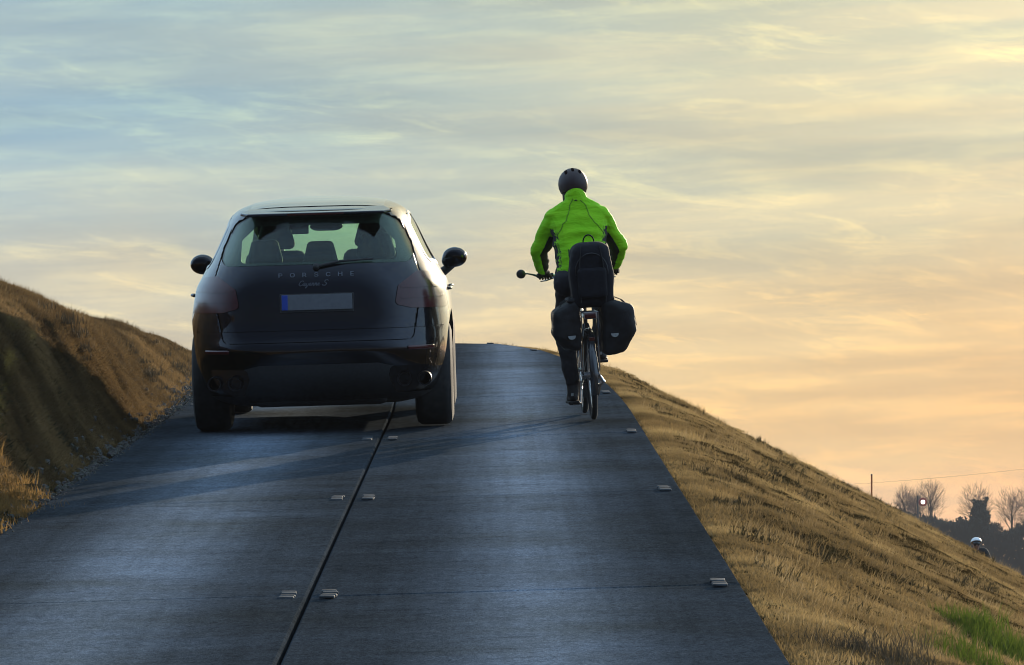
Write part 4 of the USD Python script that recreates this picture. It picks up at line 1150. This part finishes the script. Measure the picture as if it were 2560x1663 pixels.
def build_rider():
    J = lambda *a: np.array(a, float)
    hipL, hipR = J(-.10, .235, 1.085), J(.10, .235, 1.085)
    kneeL, ankL = J(-.155, .50, .66), J(-.125, .405, .235)
    kneeR, ankR = J(.155, .645, .945), J(.12, .43, .545)
    chest = J(0, .40, 1.45); neck = J(-.012, .475, 1.70); head = J(-.015, .560, 1.812)
    shL, shR = J(-.182, .44, 1.575), J(.182, .44, 1.575)
    elL, elR = J(-.315, .545, 1.33), J(.315, .545, 1.335)
    wrL, wrR = J(-.285, .765, 1.165), J(.285, .765, 1.165)
    P = thing('person', 'cyclist in a bright green jacket and dark helmet seen from behind riding uphill', 'person', matrix=BIKE_M)
    # --- the body, one continuous surface
    B = [hull((hipL, .105), (hipR, .105), ((0, .30, 1.20), .11)), hull(((-.05, .27, 1.17), .105), ((.05, .27, 1.17), .105), ((-.09, .40, 1.46), .105), ((.09, .40, 1.46), .105)),
         hull(((-.09, .40, 1.46), .105), ((.09, .40, 1.46), .105), (shL, .06), (shR, .06), ((0, .46, 1.62), .07)), hull((neck, .058), ((0, .45, 1.60), .07)), hull((neck, .056), (head + [0, -.01, -.06], .062))]
    for sh, el, wr in ((shL, elL, wrL), (shR, elR, wrR)):
        B += [hull((sh, .055), (el, .042)), hull((el, .041), (wr, .028))]
    for h, k, a in ((hipL, kneeL, ankL), (hipR, kneeR, ankR)):
        B += [hull((h, .088), (k, .058)), hull((k, .056), (k * .6 + a * .4 + [0, -.02, 0], .052)), hull((k * .6 + a * .4 + [0, -.02, 0], .052), (a, .036)), hull((a, .036), (a + [0, -.025, -.05], .034), (a + [0, .12, -.07], .026))]
    # head with brow, nose, mouth, chin and ears
    hd = head
    B += [ellipsoid(hd, (.076, .096, .112)), hull((hd + [0, .045, -.085], .045), (hd + [0, .03, -.05], .058)), hull((hd + [0, .094, .005], .011), (hd + [0, .114, -.030], .014)), hull((hd + [-.022, .082, -.062], .010), (hd + [.022, .082, -.062], .010)),
          hull((hd + [-.035, .082, .022], .014), (hd + [.035, .082, .022], .014))]
    for s in (-1, 1):
        B += [m3.Manifold.batch_hull([sphere(hd + [s * .079, -.005, z], .012, 8) for z in (-.03, .02)] + [sphere(hd + [s * .088, -.022, z], .008, 8) for z in (-.02, .025)])]
    for s, wr in ((-1, wrL), (1, wrR)):
        B += hand(wr, s, 0)
    obj('body', organic(B, .016, 6), SKIN, P, smooth=True)
    for s in (-1, 1):
        obj('eye', tm(sphere(hd + [s * .031, .083, .003], .0125, 12)), principled('eye_white', (.6, .58, .55), .2, noise=(60.0, (.5, .45, .42), .4, .7)) if s < 0 else UsdShade.Material.Get(stage, '/World/Looks/eye_white'), P, smooth=True)
    # --- jacket
    q = .024
    T = [hull(((-.075, .255, 1.10), .118 + q), ((.075, .255, 1.10), .118 + q), ((-.07, .28, 1.22), .108 + q), ((.07, .28, 1.22), .108 + q)), hull(((-.07, .28, 1.22), .108 + q), ((.07, .28, 1.22), .108 + q), ((-.095, .40, 1.47), .102 + q), ((.095, .40, 1.47), .102 + q)),
         hull(((-.095, .40, 1.47), .102 + q), ((.095, .40, 1.47), .102 + q), (shL + [.02, 0, .0], .058 + q), (shR + [-.02, 0, 0], .058 + q), ((-.05, .45, 1.655), .055 + q), ((.05, .45, 1.655), .055 + q)), hull(((-.03, .45, 1.655), .055 + q), ((.03, .45, 1.655), .055 + q), (neck + [0, -.012, .06], .068))]
    A = []
    for sh, el, wr in ((shL, elL, wrL), (shR, elR, wrR)):
        m1, m2 = sh * .45 + el * .55, el * .5 + wr * .5
        A += [hull((sh, .055 + q), (m1, .052 + q)), hull((m1, .052 + q), (el, .046 + q)), hull((el, .046 + q), (m2, .040 + q)), hull((m2, .040 + q), (wr * .93 + el * .07, .036 + .012))]
    jm = organic(T + A, .016, 7)
    v = jm.vertices.copy()
    # folds: shallow creases across the back and rings at the elbows
    nrm = jm.vertex_normals
    fold = meshkit.fbm(np.stack([v[:, 0] * 4, v[:, 1] * 4, v[:, 2] * 17 + 3 * np.abs(v[:, 0])], -1), 3, 21) - .5
    v = v + nrm * (fold * .040)[:, None]
    jm.vertices = v
    # dark stretch panels on the inside of the arms and the flanks
    fc = v[jm.faces].mean(1); fn = np.cross(v[jm.faces][:, 1] - v[jm.faces][:, 0], v[jm.faces][:, 2] - v[jm.faces][:, 0]); fn /= np.linalg.norm(fn, axis=1, keepdims=True) + 1e-12
    def arm_side(sh, el, wr, s):
        out = np.zeros(len(fc), bool)
        for a, b, lo in ((sh, el, .42), (el, wr, -.1)):
            t = ((fc - a) @ (b - a)) / np.dot(b - a, b - a)
            d = fc - (a + np.clip(t, 0, 1)[:, None] * (b - a))
            out |= (t > lo) & (t < 1.1) & (np.linalg.norm(d, axis=1) < .085) & (fc[:, 0] * s > .185) & (d[:, 0] * s < -.004 - .012 * (t if lo < 0 else 0))
        return out
    dark = arm_side(shL, elL, wrL, -1) | arm_side(shR, elR, wrR, 1)
    flank = (np.abs(fc[:, 0]) > .150) & (np.abs(fc[:, 0]) < .235) & (fc[:, 2] < 1.50) & (np.abs(fn[:, 0]) > .80) & ~dark
    dark |= flank
    obj('jacket', part_of(v, jm.faces[~dark]), JACKET, P, smooth=True)
    obj('jacket_panels', part_of(v, jm.faces[dark]), LINING, P, smooth=True)
    # piping: raglan seams and the back pocket
    tree = trimesh.proximity.ProximityQuery(jm)
    def on(pts, lift=.003):
        c, _, _ = tree.on_surface(np.asarray(pts, float))
        d = c - np.array([0, .42, 1.4]); d /= np.linalg.norm(d, axis=1, keepdims=True)
        return c + d * lift
    for s in (-1, 1):
        pts = [(s * (.045 + .135 * t), .30 - .05 * math.sin(3 * t), 1.74 - .30 * t ** 1.15) for t in np.linspace(0, 1, 14)]
        obj('seam', sweep(on(pts), .0018, 6), LINING, P, smooth=True)
        pts = [(s * (.125 - .01 * math.sin(3 * t)), .05, 1.40 - .26 * t) for t in np.linspace(0, 1, 12)]
        obj('pocket_zip', sweep(on(pts), .0045, 6), LINING, P, smooth=True)
    obj('collar_tag', tm(ellipsoid(on([(-.012, .35, 1.715)])[0], (.013, .005, .005))), LINING, P, smooth=True)
    # --- trousers
    tr = [hull((hipL + [-.012, -.01, -.01], .128), (hipR + [.012, -.01, -.01], .128), ((-.05, .285, 1.16), .118), ((.05, .285, 1.16), .118))]
    for h, k, a in ((hipL, kneeL, ankL), (hipR, kneeR, ankR)):
        mid = k * .55 + a * .45 + [0, -.02, 0]
        tr += [hull((h + [0, 0, -.01], .115), (h * .5 + k * .5, .100)), hull((h * .5 + k * .5, .100), (k, .076)), hull((k, .076), (mid, .070)), hull((mid, .070), (a + [0, -.005, .055], .058))]
    tmh = organic(tr, .02, 6)
    tv = tmh.vertices
    tmh.vertices = tv + tmh.vertex_normals * ((meshkit.fbm(np.stack([tv[:, 0] * 6, tv[:, 1] * 6, tv[:, 2] * 15], -1), 3, 31) - .5) * .03)[:, None]
    obj('trousers', tmh, TROUSER, P, smooth=True)
    # --- shoes on the pedals
    for a in (ankL, ankR):
        up_ = [hull((a + [0, 0, .03], .046), (a + [0, -.02, -.045], .046)), m3.Manifold.batch_hull([sphere(a + [0, -.05, -.065], .034, 12), sphere(a + [-.02, .14, -.085], .028, 12), sphere(a + [.025, .13, -.085], .028, 12), sphere(a + [0, .02, -.04], .046, 12)])]
        so = m3.Manifold.batch_hull([sphere(a + [x, y, -.108], .012, 10) for x, y in ((-.032, -.075), (.032, -.075), (-.045, .12), (.045, .11), (0, .175))])
        sh_ = obj('shoe', organic(up_, .014, 5), SHOE, P, smooth=True)
        obj('sole', tm(so), RUBBER, sh_, smooth=40)
        obj('heel_reflector', tm(rbox(.020, .006, .022, .002, tuple(a + [-.012, -.084, -.045]), 6)), REFLECT, sh_, smooth=40)
    # --- gloves
    for s, wr in ((-1, wrL), (1, wrR)):
        obj('glove', organic(hand(wr, s, .0022) + [hull((wr, .036), (wr * .9 + (elL if s < 0 else elR) * .1, .037))], .008, 4), GLOVE, P, smooth=True)
    # --- helmet over hair, with straps
    hm = ellipsoid(hd + [0, -.008, .026], (.118, .146, .128)) ^ m3.Manifold.cube((1, 1, 1)).translate((-.5, -.5, 0)).rotate((-8, 0, 0)).translate(tuple(hd + [0, 0, -.045]))
    hm -= ellipsoid(hd + [0, -.005, -.01], (.098, .122, .118))
    for x in (-.052, 0, .052):
        for y0 in (-.085, .03):
            hm -= m3.Manifold.batch_hull([sphere(hd + [x, y0, .16], .012, 8), sphere(hd + [x * 1.05, y0 + .055, .16], .012, 8), sphere(hd + [x, y0, .10], .012, 8), sphere(hd + [x * 1.05, y0 + .055, .10], .012, 8)])
    obj('helmet', tm(hm), HELMET, P, smooth=40)
    hair = m3.Manifold.batch_hull([ellipsoid(hd + [0, -.018, -.005], (.092, .100, .105)), ellipsoid(hd + [0, -.035, -.10], (.090, .072, .05))])
    obj('hair', organic([hair - m3.Manifold.cube((1, .5, 1)).translate((-.5, float(hd[1]) + .035, float(hd[2]) - .5))], .016, 3), principled('dark_hair', (.030, .017, .012), .75, bump=(110.0, .6, .004)), P, smooth=True)
    obj('neck_warmer', organic([hull((neck + [0, .01, .05], .075), (hd + [0, -.03, -.075], .078))], .016, 3), LINING, P, smooth=True)
    for s in (-1, 1):
        obj('helmet_strap', sweep([hd + [s * .092, .02, -.01], hd + [s * .084, .03, -.06], hd + [s * .05, .05, -.118], hd + [0, .055, -.135]], .005, 6, (1.6, .6)), LINING, P, smooth=True)


def hand(wr, s, fat):
    """palm, four unequal fingers curled round the grip and a thumb; fat thickens it into a glove"""
    wr = np.asarray(wr, float)
    gx = s * .272
    gy = .90 - .62 * abs(gx) ** 2.1; gz = 1.127
    palm_c = np.array([gx, gy - .030, gz + .020])
    M = [m3.Manifold.batch_hull([sphere(wr, .027 + fat, 12), sphere(palm_c + [-.030, 0, .008], .016 + fat, 12), sphere(palm_c + [.030, 0, .008], .016 + fat, 12), sphere(palm_c + [-.03, .022, .006], .013 + fat, 12), sphere(palm_c + [.03, .022, .006], .013 + fat, 12)])]
    for i, (o, L) in enumerate(((-.033, .9), (-.011, 1.0), (.011, 1.03), (.032, .95))):
        x = gx + s * -o
        k1 = np.array([x, gy + .004, gz + .030]); k2 = np.array([x, gy + .004 + .027 * L, gz + .016]); k3 = np.array([x, gy + .004 + .026 * L, gz - .010]); k4 = np.array([x, gy + .006, gz - .026 * L])
        M += [hull((k1 + [0, -.02, 0], .0105 + fat), (k1, .0100 + fat), n=10), hull((k1, .0098 + fat), (k2, .0092 + fat), n=10), hull((k2, .0092 + fat), (k3, .0086 + fat), n=10), hull((k3, .0086 + fat), (k4, .0078 + fat), n=10)]
    tx = gx - s * .040
    t1 = palm_c + [-s * .028, -.004, -.004]; t2 = np.array([tx - s * .012, gy - .018, gz - .012]); t3 = np.array([tx - s * .016, gy + .008, gz - .022])
    M += [hull((t1, .014 + fat), (t2, .011 + fat), n=10), hull((t2, .011 + fat), (t3, .009 + fat), n=10)]
    return M


build_bicycle()
build_bags()
build_rider()


# ------------------------------------------------------------------ beside the road
def at(col, row, Y):
    """the point at distance Y along the road seen at a column and row of the 2380 x 1546 view"""
    th, ya = math.radians(2.73), math.radians(0.228)
    u, v = (col - 1190) / F_D, -(row - 773) / F_D
    d = np.array([u, math.cos(th) - v * math.sin(th), math.sin(th) + v * math.cos(th)])
    d = np.array([d[0] * math.cos(ya) + d[1] * math.sin(ya), -d[0] * math.sin(ya) + d[1] * math.cos(ya), d[2]])
    return CAMP + d * (Y / d[1])


def gravel():
    r = np.random.RandomState(8)
    pts = []
    for i in range(2600):
        y = r.uniform(17, 62)
        x = RL + float(road_c(y)) - abs(r.normal(0, .16)) + .06
        pts.append((x, y))
    ms = []
    base = trimesh.creation.icosphere(1, 1.0)
    for x, y in pts:
        on_road = RL < x - float(road_c(y)) < RR
        m = base.copy()
        s = r.uniform(.008, .030) * (.35 if on_road else 1)
        m.vertices = m.vertices * r.uniform(.6, 1.2, 3) * s * (1 + r.uniform(-.25, .25, (len(m.vertices), 1)))
        z = float(road_z(x, y)) if on_road else float(ground_z(x, y))
        m.apply_translation((x, y, z + s * .3))
        ms.append(m)
    return cat_(ms)


STONE = usdkit.material(stage, '/World/Looks/gravel', {"g": ("geometry", {}), "r": ("rgb_ramp", {"ramp": [(0, (.10, .095, .085)), (.5, (.26, .25, .23)), (1, (.48, .47, .45))]}), "n": ("noise_texture", {"scale": 90.0}), "m": ("mix", {"mix_type": "multiply", "fac": .6}),
                                                      "p": ("principled_bsdf", {"roughness": .9, "specular_ior_level": .2})},
                        [("g.random_per_island", "r.fac"), ("r.color", "m.color1"), ("n.color", "m.color2"), ("m.color", "p.base_color")], surface="p.BSDF")
obj('gravel', gravel(), STONE, smooth=False, label='loose pale gravel along the left edge of the road', cat='gravel', kind='stuff')


def tuft(name, label, spots, mat, length, width, count, lean, seed, cat='grass', size=.34, upright=.3):
    """a clump of blades growing on the ground at several spots"""
    ms = []
    for i, (x, y, k) in enumerate(spots):
        m = blade_patch(count, size * k, length * k, width, lean, seed + i, upright)
        m.apply_transform(trimesh.transformations.rotation_matrix(i * 1.7, [0, 0, 1]))
        m.apply_translation((x, y, float(ground_z(x, y)) - .01))
        ms.append(m)
    return obj(name, cat_(ms), mat, label=label, cat=cat, kind='stuff')


def spots_near(x0, y0, dx, dy, n, seed):
    r = np.random.RandomState(seed)
    return [(x0 + r.normal(0, dx), y0 + r.normal(0, dy), r.uniform(.6, 1.25)) for _ in range(n)]


GREY_STRAW = grass_material('grey_straw', [(0, (.035, .030, .022)), (.35, (.10, .085, .058)), (.7, (.22, .18, .115)), (1, (.40, .34, .22))], .35)
GOLD = grass_material('golden_straw', [(0, (.12, .07, .025)), (.35, (.34, .21, .075)), (.7, (.50, .33, .13)), (1, (.66, .46, .19))], .5)
def hit(col, row):
    for yy in np.linspace(15, 60, 1800):
        p = at(col, row, yy)
        if p[2] < float(ground_z(p[0], p[1])):
            return p
    return at(col, row, 60)


g0, g1, g2 = hit(2320, 1525), hit(2230, 1540), hit(2010, 1530)
tuft('green_grass', 'fresh green grass tuft in the lower right corner of the slope', spots_near(g0[0], g0[1], .13, .45, 34, 3) + spots_near(g1[0], g1[1], .10, .35, 14, 13), green, .14, .0045, 130, .9, 300)
tuft('withered_grass', 'grey withered grass clump between the road edge and the green tuft', spots_near(g2[0], g2[1], .13, .35, 18, 4), GREY_STRAW, .11, .004, 120, 1.15, 340)  # dark blade colours paint in the shade on the mound's near side
tuft('withered_grass', 'golden withered grass hanging over the road edge at far left', spots_near(-2.93, 28.2, .10, .75, 26, 5) + spots_near(-3.05, 27.3, .12, .6, 14, 6), GOLD, .085, .0045, 180, 1.25, 380)
for i, (col, row, lab) in enumerate(((395, 850, 'dark low shrub on the bank close behind the left side of the car'), (160, 790, 'dark low shrub in the upper part of the left bank'), (330, 862, 'dark low shrub over the tip of the car shadow on the bank'))):
    p = hit(col, row)
    tuft('low_shrub', lab, spots_near(p[0], p[1], .13, .25, 9, 60 + i), GREY_STRAW, .09, .006, 90, 1.0, 420 + 20 * i, cat='shrub')

# the snow pole behind the brow of the slope
Yp = 100.0
p = at(2025, 1140, Yp); zt = at(2025, 1102, Yp)[2]
zb = float(ground_z(p[0], Yp)) - .25
t = thing('snow_pole', 'thin orange brown marker pole standing behind the brow of the grassy slope', 'pole', loc=(p[0], Yp, zb))
POLE = principled('orange_pole', (.62, .19, .06), .7, noise=(8.0, (.48, .15, .05), .4, .7))
obj('post', tube((0, 0, 0), (0.01, 0, zt - zb - .03), .021, .018, n=10), POLE, t, smooth=40)
obj('cap', tube((0.01, 0, zt - zb - .03), (0.01, 0, zt - zb), .020, .012, n=10), SATIN_BLACK, t, smooth=40)


# ------------------------------------------------------------------ another rider coming up behind the slope
def far_rider():
    Yr = 100.0
    top = at(2266, 1249, Yr)
    x, zt = top[0], top[2]
    zg = float(ground_z(x, Yr))
    h = zt - zg
    k = 1.0
    P = thing('person', 'distant rider in a white helmet and dark clothes half hidden behind the slope', 'person', loc=(x, Yr, zt - 1.62))
    B = [hull(((-.12, .10, .92), .12), ((.12, .10, .92), .12), ((-.16, -.16, 1.30), .09), ((.16, -.16, 1.30), .09)), hull(((0, -.20, 1.36), .06), ((0, -.26, 1.46), .065)), ellipsoid((0, -.29, 1.48), (.078, .098, .112)), hull(((0, -.37, 1.47), .014), ((0, -.395, 1.45), .014))]
    for s in (-1, 1):
        B += [hull(((s * .20, -.15, 1.30), .058), ((s * .30, -.32, 1.06), .045)), hull(((s * .30, -.32, 1.06), .044), ((s * .27, -.55, .98), .032)), hull(((s * .27, -.55, .98), .034), ((s * .27, -.62, .97), .030)),
              hull(((s * .10, .12, .90), .10), ((s * .14, -.28, .72), .068)), hull(((s * .14, -.28, .72), .066), ((s * .12, -.12, .28), .042)), hull(((s * .12, -.12, .28), .042), ((s * .12, -.26, .22), .032))]
        for f in range(4):
            B.append(hull(((s * (.245 + .018 * f), -.63, .975), .010), ((s * (.245 + .018 * f), -.655, .95), .009), n=8))
        B.append(hull(((s * .235, -.60, .98), .011), ((s * .222, -.63, .97), .010), n=8))
    obj('body', organic(B, .025, 5), SKIN, P, smooth=True)
    J = [hull(((-.12, .10, .94), .135), ((.12, .10, .94), .135), ((-.16, -.16, 1.30), .105), ((.16, -.16, 1.30), .105))]
    for s in (-1, 1):
        J += [hull(((s * .20, -.15, 1.30), .075), ((s * .30, -.32, 1.06), .060)), hull(((s * .30, -.32, 1.06), .060), ((s * .275, -.52, .985), .046))]
    obj('jacket', organic(J, .025, 5), LINING, P, smooth=True)
    T = []
    for s in (-1, 1):
        T += [hull(((s * .10, .12, .90), .115), ((s * .14, -.28, .72), .082)), hull(((s * .14, -.28, .72), .08), ((s * .12, -.13, .32), .056))]
    obj('trousers', organic(T, .025, 5), TROUSER, P, smooth=True)
    hm = (ellipsoid((0, -.275, 1.51), (.118, .145, .115)) - ellipsoid((0, -.29, 1.465), (.092, .118, .118))) ^ m3.Manifold.cube((1, 1, 1)).translate((-.5, -.5, 0)).rotate((-22, 0, 0)).translate((0, -.30, 1.515))
    obj('helmet', tm(hm), principled('white_helmet', (.85, .85, .84), .35, noise=(20.0, (.75, .75, .74), .4, .7)), P, smooth=40)
    obj('visor', tm((ellipsoid((0, -.30, 1.49), (.085, .110, .075)) ^ m3.Manifold.cube((1, .4, 1)).translate((-.5, -.75, 1.0)))), SATIN_BLACK, P, smooth=40)
    b = thing('bicycle', 'distant dark bicycle of the white helmeted rider hidden behind the slope', 'bicycle', loc=(x, Yr, zt - 1.62))
    for yc in (.42, -.68):
        obj('wheel', revolve([(.33 + .02 * math.cos(q), .02 * math.sin(q)) for q in np.arange(8) / 8 * 6.283], 36, 'x', (0, yc, .35)), RUBBER, b, smooth=True)
    obj('frame', cat_([tube((0, -.04, .30), (0, .14, .80), .02, n=8), tube((0, -.04, .30), (0, -.55, .72), .02, n=8), tube((0, .12, .74), (0, -.52, .78), .018, n=8), tube((0, -.04, .30), (0, .42, .35), .015, n=8), tube((0, .12, .74), (0, .42, .35), .012, n=8), tube((0, -.50, .90), (0, -.68, .35), .018, n=8)]), SATIN_BLACK, b, smooth=40)
    obj('handlebar', tube((-.30, -.60, .95), (.30, -.60, .95), .014, n=8), SATIN_BLACK, b, smooth=40)
    obj('saddle', tm(rbox(.14, .26, .07, .03, (0, .15, .83))), SATIN_BLACK, b, smooth=40)


far_rider()

# ------------------------------------------------------------------ the far edge of the wood
YF = 620.0


def bark(name, c, c2):
    return principled(name, c, .9, noise=(1.2, c2, .35, .7), specular_ior_level=.1)


TWIG = bark('bare_twigs', (.34, .22, .16), (.24, .16, .12))
BARK = bark('grey_bark', (.10, .075, .055), (.065, .05, .04))
FIR = principled('dark_needles', (.020, .028, .018), .8, noise=(.8, (.035, .044, .026), .35, .7))
HEDGE = usdkit.material(stage, '/World/Looks/wood_edge', {"g": ("geometry", {}), "r": ("rgb_ramp", {"ramp": [(0, (.055, .062, .058)), (.5, (.10, .105, .095)), (1, (.16, .145, .125))]}), "p": ("principled_bsdf", {"roughness": .9, "specular_ior_level": .1}), "t": ("translucent_bsdf", {}), "m": ("mix_closure", {"fac": .15})},
                        [("g.random_per_island", "r.fac"), ("r.color", "p.base_color"), ("r.color", "t.color"), ("p.BSDF", "m.closure1"), ("t.BSDF", "m.closure2")], surface="m.closure")


def bare_tree(label, col, row_top, row_base, width_px, Y, seed, lean=0.0):
    r = np.random.RandomState(seed)
    top, base = at(col, row_top, Y), at(col, row_base, Y)
    H = top[2] - VALLEY
    x = base[0]
    W = width_px / F_D * Y / 2
    zc = base[2] - VALLEY - 1.5                 # where the crown begins
    trunk, limbs, twigs = [], [], []
    trunk.append(sweep([(0, 0, -.3), (lean * .2, 0, zc * .5), (lean * .5, .1, zc), (lean, .1, zc + (H - zc) * .55)], [.30, .22, .17, .07], 7))

    def grow(p, d, L, rad, lev):
        n = 3
        pts = [p]
        q = p.copy(); dd = d.copy()
        for i in range(n):
            dd = dd + r.normal(0, .12, 3) + np.array([0, 0, .06]); dd /= np.linalg.norm(dd)
            q = q + dd * L / n; pts.append(q.copy())
        rr = np.linspace(rad, rad * .45, n + 1)
        (limbs if lev < 2 else twigs).append(sweep(pts, rr, 4 if lev < 2 else 3))
        if lev >= 4:
            return
        for i in range(r.randint(3, 5) if lev < 3 else r.randint(3, 6)):
            t = r.uniform(.25, 1.0); k = min(n - 1, int(t * n)); b = pts[k] + (pts[k + 1] - pts[k]) * (t * n - k)
            e = dd + r.normal(0, .55, 3); e[2] = abs(e[2]) * .7 + .2; e /= np.linalg.norm(e)
            grow(b, e, L * r.uniform(.5, .72), rad * .46, lev + 1)
    for i in range(9):
        t = i / 8
        z = zc + (H - zc) * .50 * t
        a = i * 2.4 + r.uniform(-.4, .4)
        out = W * (1.0 - .45 * t) * .95
        rise = (H - z) * (.42 + .3 * t)
        d = np.array([math.cos(a) * out, math.sin(a) * out, rise]); L = np.linalg.norm(d) * .66
        grow(np.array([lean * .5, .1, z]), d / np.linalg.norm(d), L, .07, 0)
    for i in range(900):                       # fine twigs through the whole crown
        e = r.normal(0, 1, 3); e /= np.linalg.norm(e)
        q = r.rand() ** .45
        c0 = np.array([lean * .5, .1, zc + (H - zc) * .56])
        p0 = c0 + e * q * np.array([W, W, (H - zc) * .46])
        d = e * np.array([.8, .8, .5]) + np.array([0, 0, .75]) + r.normal(0, .3, 3); d /= np.linalg.norm(d)
        twigs.append(sweep([p0, p0 + d * r.uniform(.35, .95)], [.013, .005], 3))
    tr = thing('bare_tree', label, 'tree', group=None, loc=(x, Y, VALLEY))
    obj('trunk', cat_(trunk), BARK, tr, smooth=60)
    obj('limbs', cat_(limbs), BARK, tr, kind='stuff')
    obj('crown', cat_(twigs), TWIG, tr, kind='stuff')


bare_tree('pale bare tree with a narrow crown at the left end of the far wood', 2102, 1132, 1195, 40, YF, 51)
bare_tree('small bare tree left of the lit lamp at the edge of the far wood', 2128, 1142, 1196, 34, YF + 4, 52)
bare_tree('tallest bare tree standing right behind the lit lamp in the far wood', 2163, 1117, 1196, 66, YF + 2, 53)
bare_tree('round crowned bare tree behind the dark jagged evergreen', 2268, 1127, 1205, 78, YF + 3, 54)
bare_tree('bare tree with forked trunk at the right edge of the frame', 2352, 1138, 1215, 78, YF, 55)
bare_tree('bare tree cut off by the right edge of the frame', 2398, 1128, 1215, 80, YF + 3, 56)


def evergreen():
    col, Y = 2277, YF - 6
    x = at(col, 1200, Y)[0]
    t = thing('evergreen_tree', 'dark jagged topped evergreen standing in front of the round bare tree', 'tree', loc=(x, Y, VALLEY))
    zt = at(col, 1162, Y)[2] - VALLEY
    r = np.random.RandomState(70)
    obj('trunk', sweep([(0, 0, -.2), (0, 0, zt - 1.0)], [.25, .08], 7), BARK, t, smooth=60)
    n = 2200
    zz = zt - 3.6 * r.rand(n) ** .9 - .5
    w = .55 + .75 * smooth01((zt - zz) / 2.2)
    a = r.rand(n) * 6.283; q = np.sqrt(r.rand(n)) * w
    c = np.stack([q * np.cos(a), q * np.sin(a), zz], -1)
    for hx, hz in ((-.62, .45), (.78, .72), (.22, .10), (-.05, .30)):      # ragged points
        k = 110
        u = r.rand(k)
        c = np.vstack([c, np.stack([hx * (.6 + .5 * u) + r.normal(0, .08, k), r.normal(0, .1, k), zt - 1.2 + (hz + .75) * u], -1)])
    d = r.normal(0, 1, (len(c), 3, 3)) * .17
    v = (c[:, None] + d).reshape(-1, 3)
    obj('crown', trimesh.Trimesh(v, np.arange(len(v)).reshape(-1, 3), process=False), FIR, t, kind='stuff')


evergreen()


def wood_edge():
    """the dense edge of the wood: one mass of thin stems and leafy scraps"""
    r = np.random.RandomState(90)
    xl, xr_ = at(2070, 1200, YF)[0], at(2600, 1200, YF)[0] + 60
    n = 52000
    x = xl + (xr_ - xl) * np.where(r.rand(n) < .62, r.rand(n) * .30, r.rand(n))
    topz = np.interp(x, [at(c, 1200, YF)[0] for c in (2070, 2110, 2140, 2180, 2230, 2270, 2300, 2330, 2380, 2450)] + [xr_], [at(2000, rr, YF)[2] for rr in (1200, 1192, 1201, 1203, 1212, 1216, 1226, 1232, 1224, 1210)] + [at(2000, 1205, YF)[2]])
    topz = topz + (meshkit.fbm(np.stack([x * .9, 0 * x, 0 * x], -1), 4, 6) - .5) * 2.2
    z = VALLEY + (topz - VALLEY) * (1 - .92 * r.rand(n) ** 1.25)
    y = YF + r.uniform(-3, 6, n)
    c = np.stack([x, y, z], -1)
    v = (c[:, None] + r.normal(0, 1, (n, 3, 3)) * np.array([.16, .16, .30])).reshape(-1, 3)
    return trimesh.Trimesh(v, np.arange(3 * n).reshape(-1, 3), process=False)


obj('far_woodland', wood_edge(), HEDGE, label='dark dense edge of a distant wood seen past the slope at lower right', cat='woodland', kind='stuff')

# the lit lamp on its post in front of the wood
Yl = YF - 12
pl_ = at(2133, 1152, Yl); lp = at(2145, 1167, Yl)
t = thing('signal_lamp', 'small glaring white lamp with a red rim on a dark post before the far trees', 'lamp', loc=(pl_[0], Yl, VALLEY))
h = pl_[2] - VALLEY
obj('post', tube((0, 0, 0), (0, 0, h), .14, .11, n=8), SATIN_BLACK, t, smooth=40)
dx, dz = lp[0] - pl_[0], lp[2] - VALLEY
obj('arm', tube((0, 0, dz), (dx, 0, dz), .06, n=6), SATIN_BLACK, t, smooth=40)
obj('lamp_hood', revolve([(.32, -.14), (.55, -.10), (.55, .25), (.32, .25)], 24, 'y', (dx, 0, dz)), principled('red_rim', (.55, .07, .05), .4, noise=(4.0, (.45, .05, .04), .4, .7)), t, smooth=40)
obj('lamp_lens', tm(ellipsoid((dx, -.05, dz), (.27, .12, .27))), usdkit.material(stage, '/World/Looks/lamp_glow', {"e": ("emission", {"color": (1.0, .86, .74), "strength": 3.0})}, surface="e.emission"), t, smooth=True)
# a wire across the sky
Yw = 340.0
a0, a1 = at(1900, 1130, Yw), at(2600, 1062, Yw)
w = thing('overhead_wire', 'thin overhead wire rising to the right above the far trees', 'wire', loc=(0, 0, 0))
ws = [a0 + (a1 - a0) * t_ + np.array([0, 0, -1.0 * 4 * t_ * (1 - t_) * .25]) for t_ in np.linspace(0, 1, 25)]
obj('cable', sweep(ws, .007, 5), SATIN_BLACK, w, smooth=True)
for q in (a0, a1):
    obj('pole', tube((q[0], q[1], VALLEY), q + np.array([0, 0, .4]), .13, .10, n=8), BARK, w, smooth=40)

# ------------------------------------------------------------------ the evening air
obj('haze', box(4400, 4400, 42, (0, 0, 14)), usdkit.material(stage, '/World/Looks/haze', {"v": ("principled_volume", {"color": (.86, .87, .90), "density": .00016, "anisotropy": 0.0})}, volume="v.volume"), kind='stuff', label='thin evening haze over the valley')
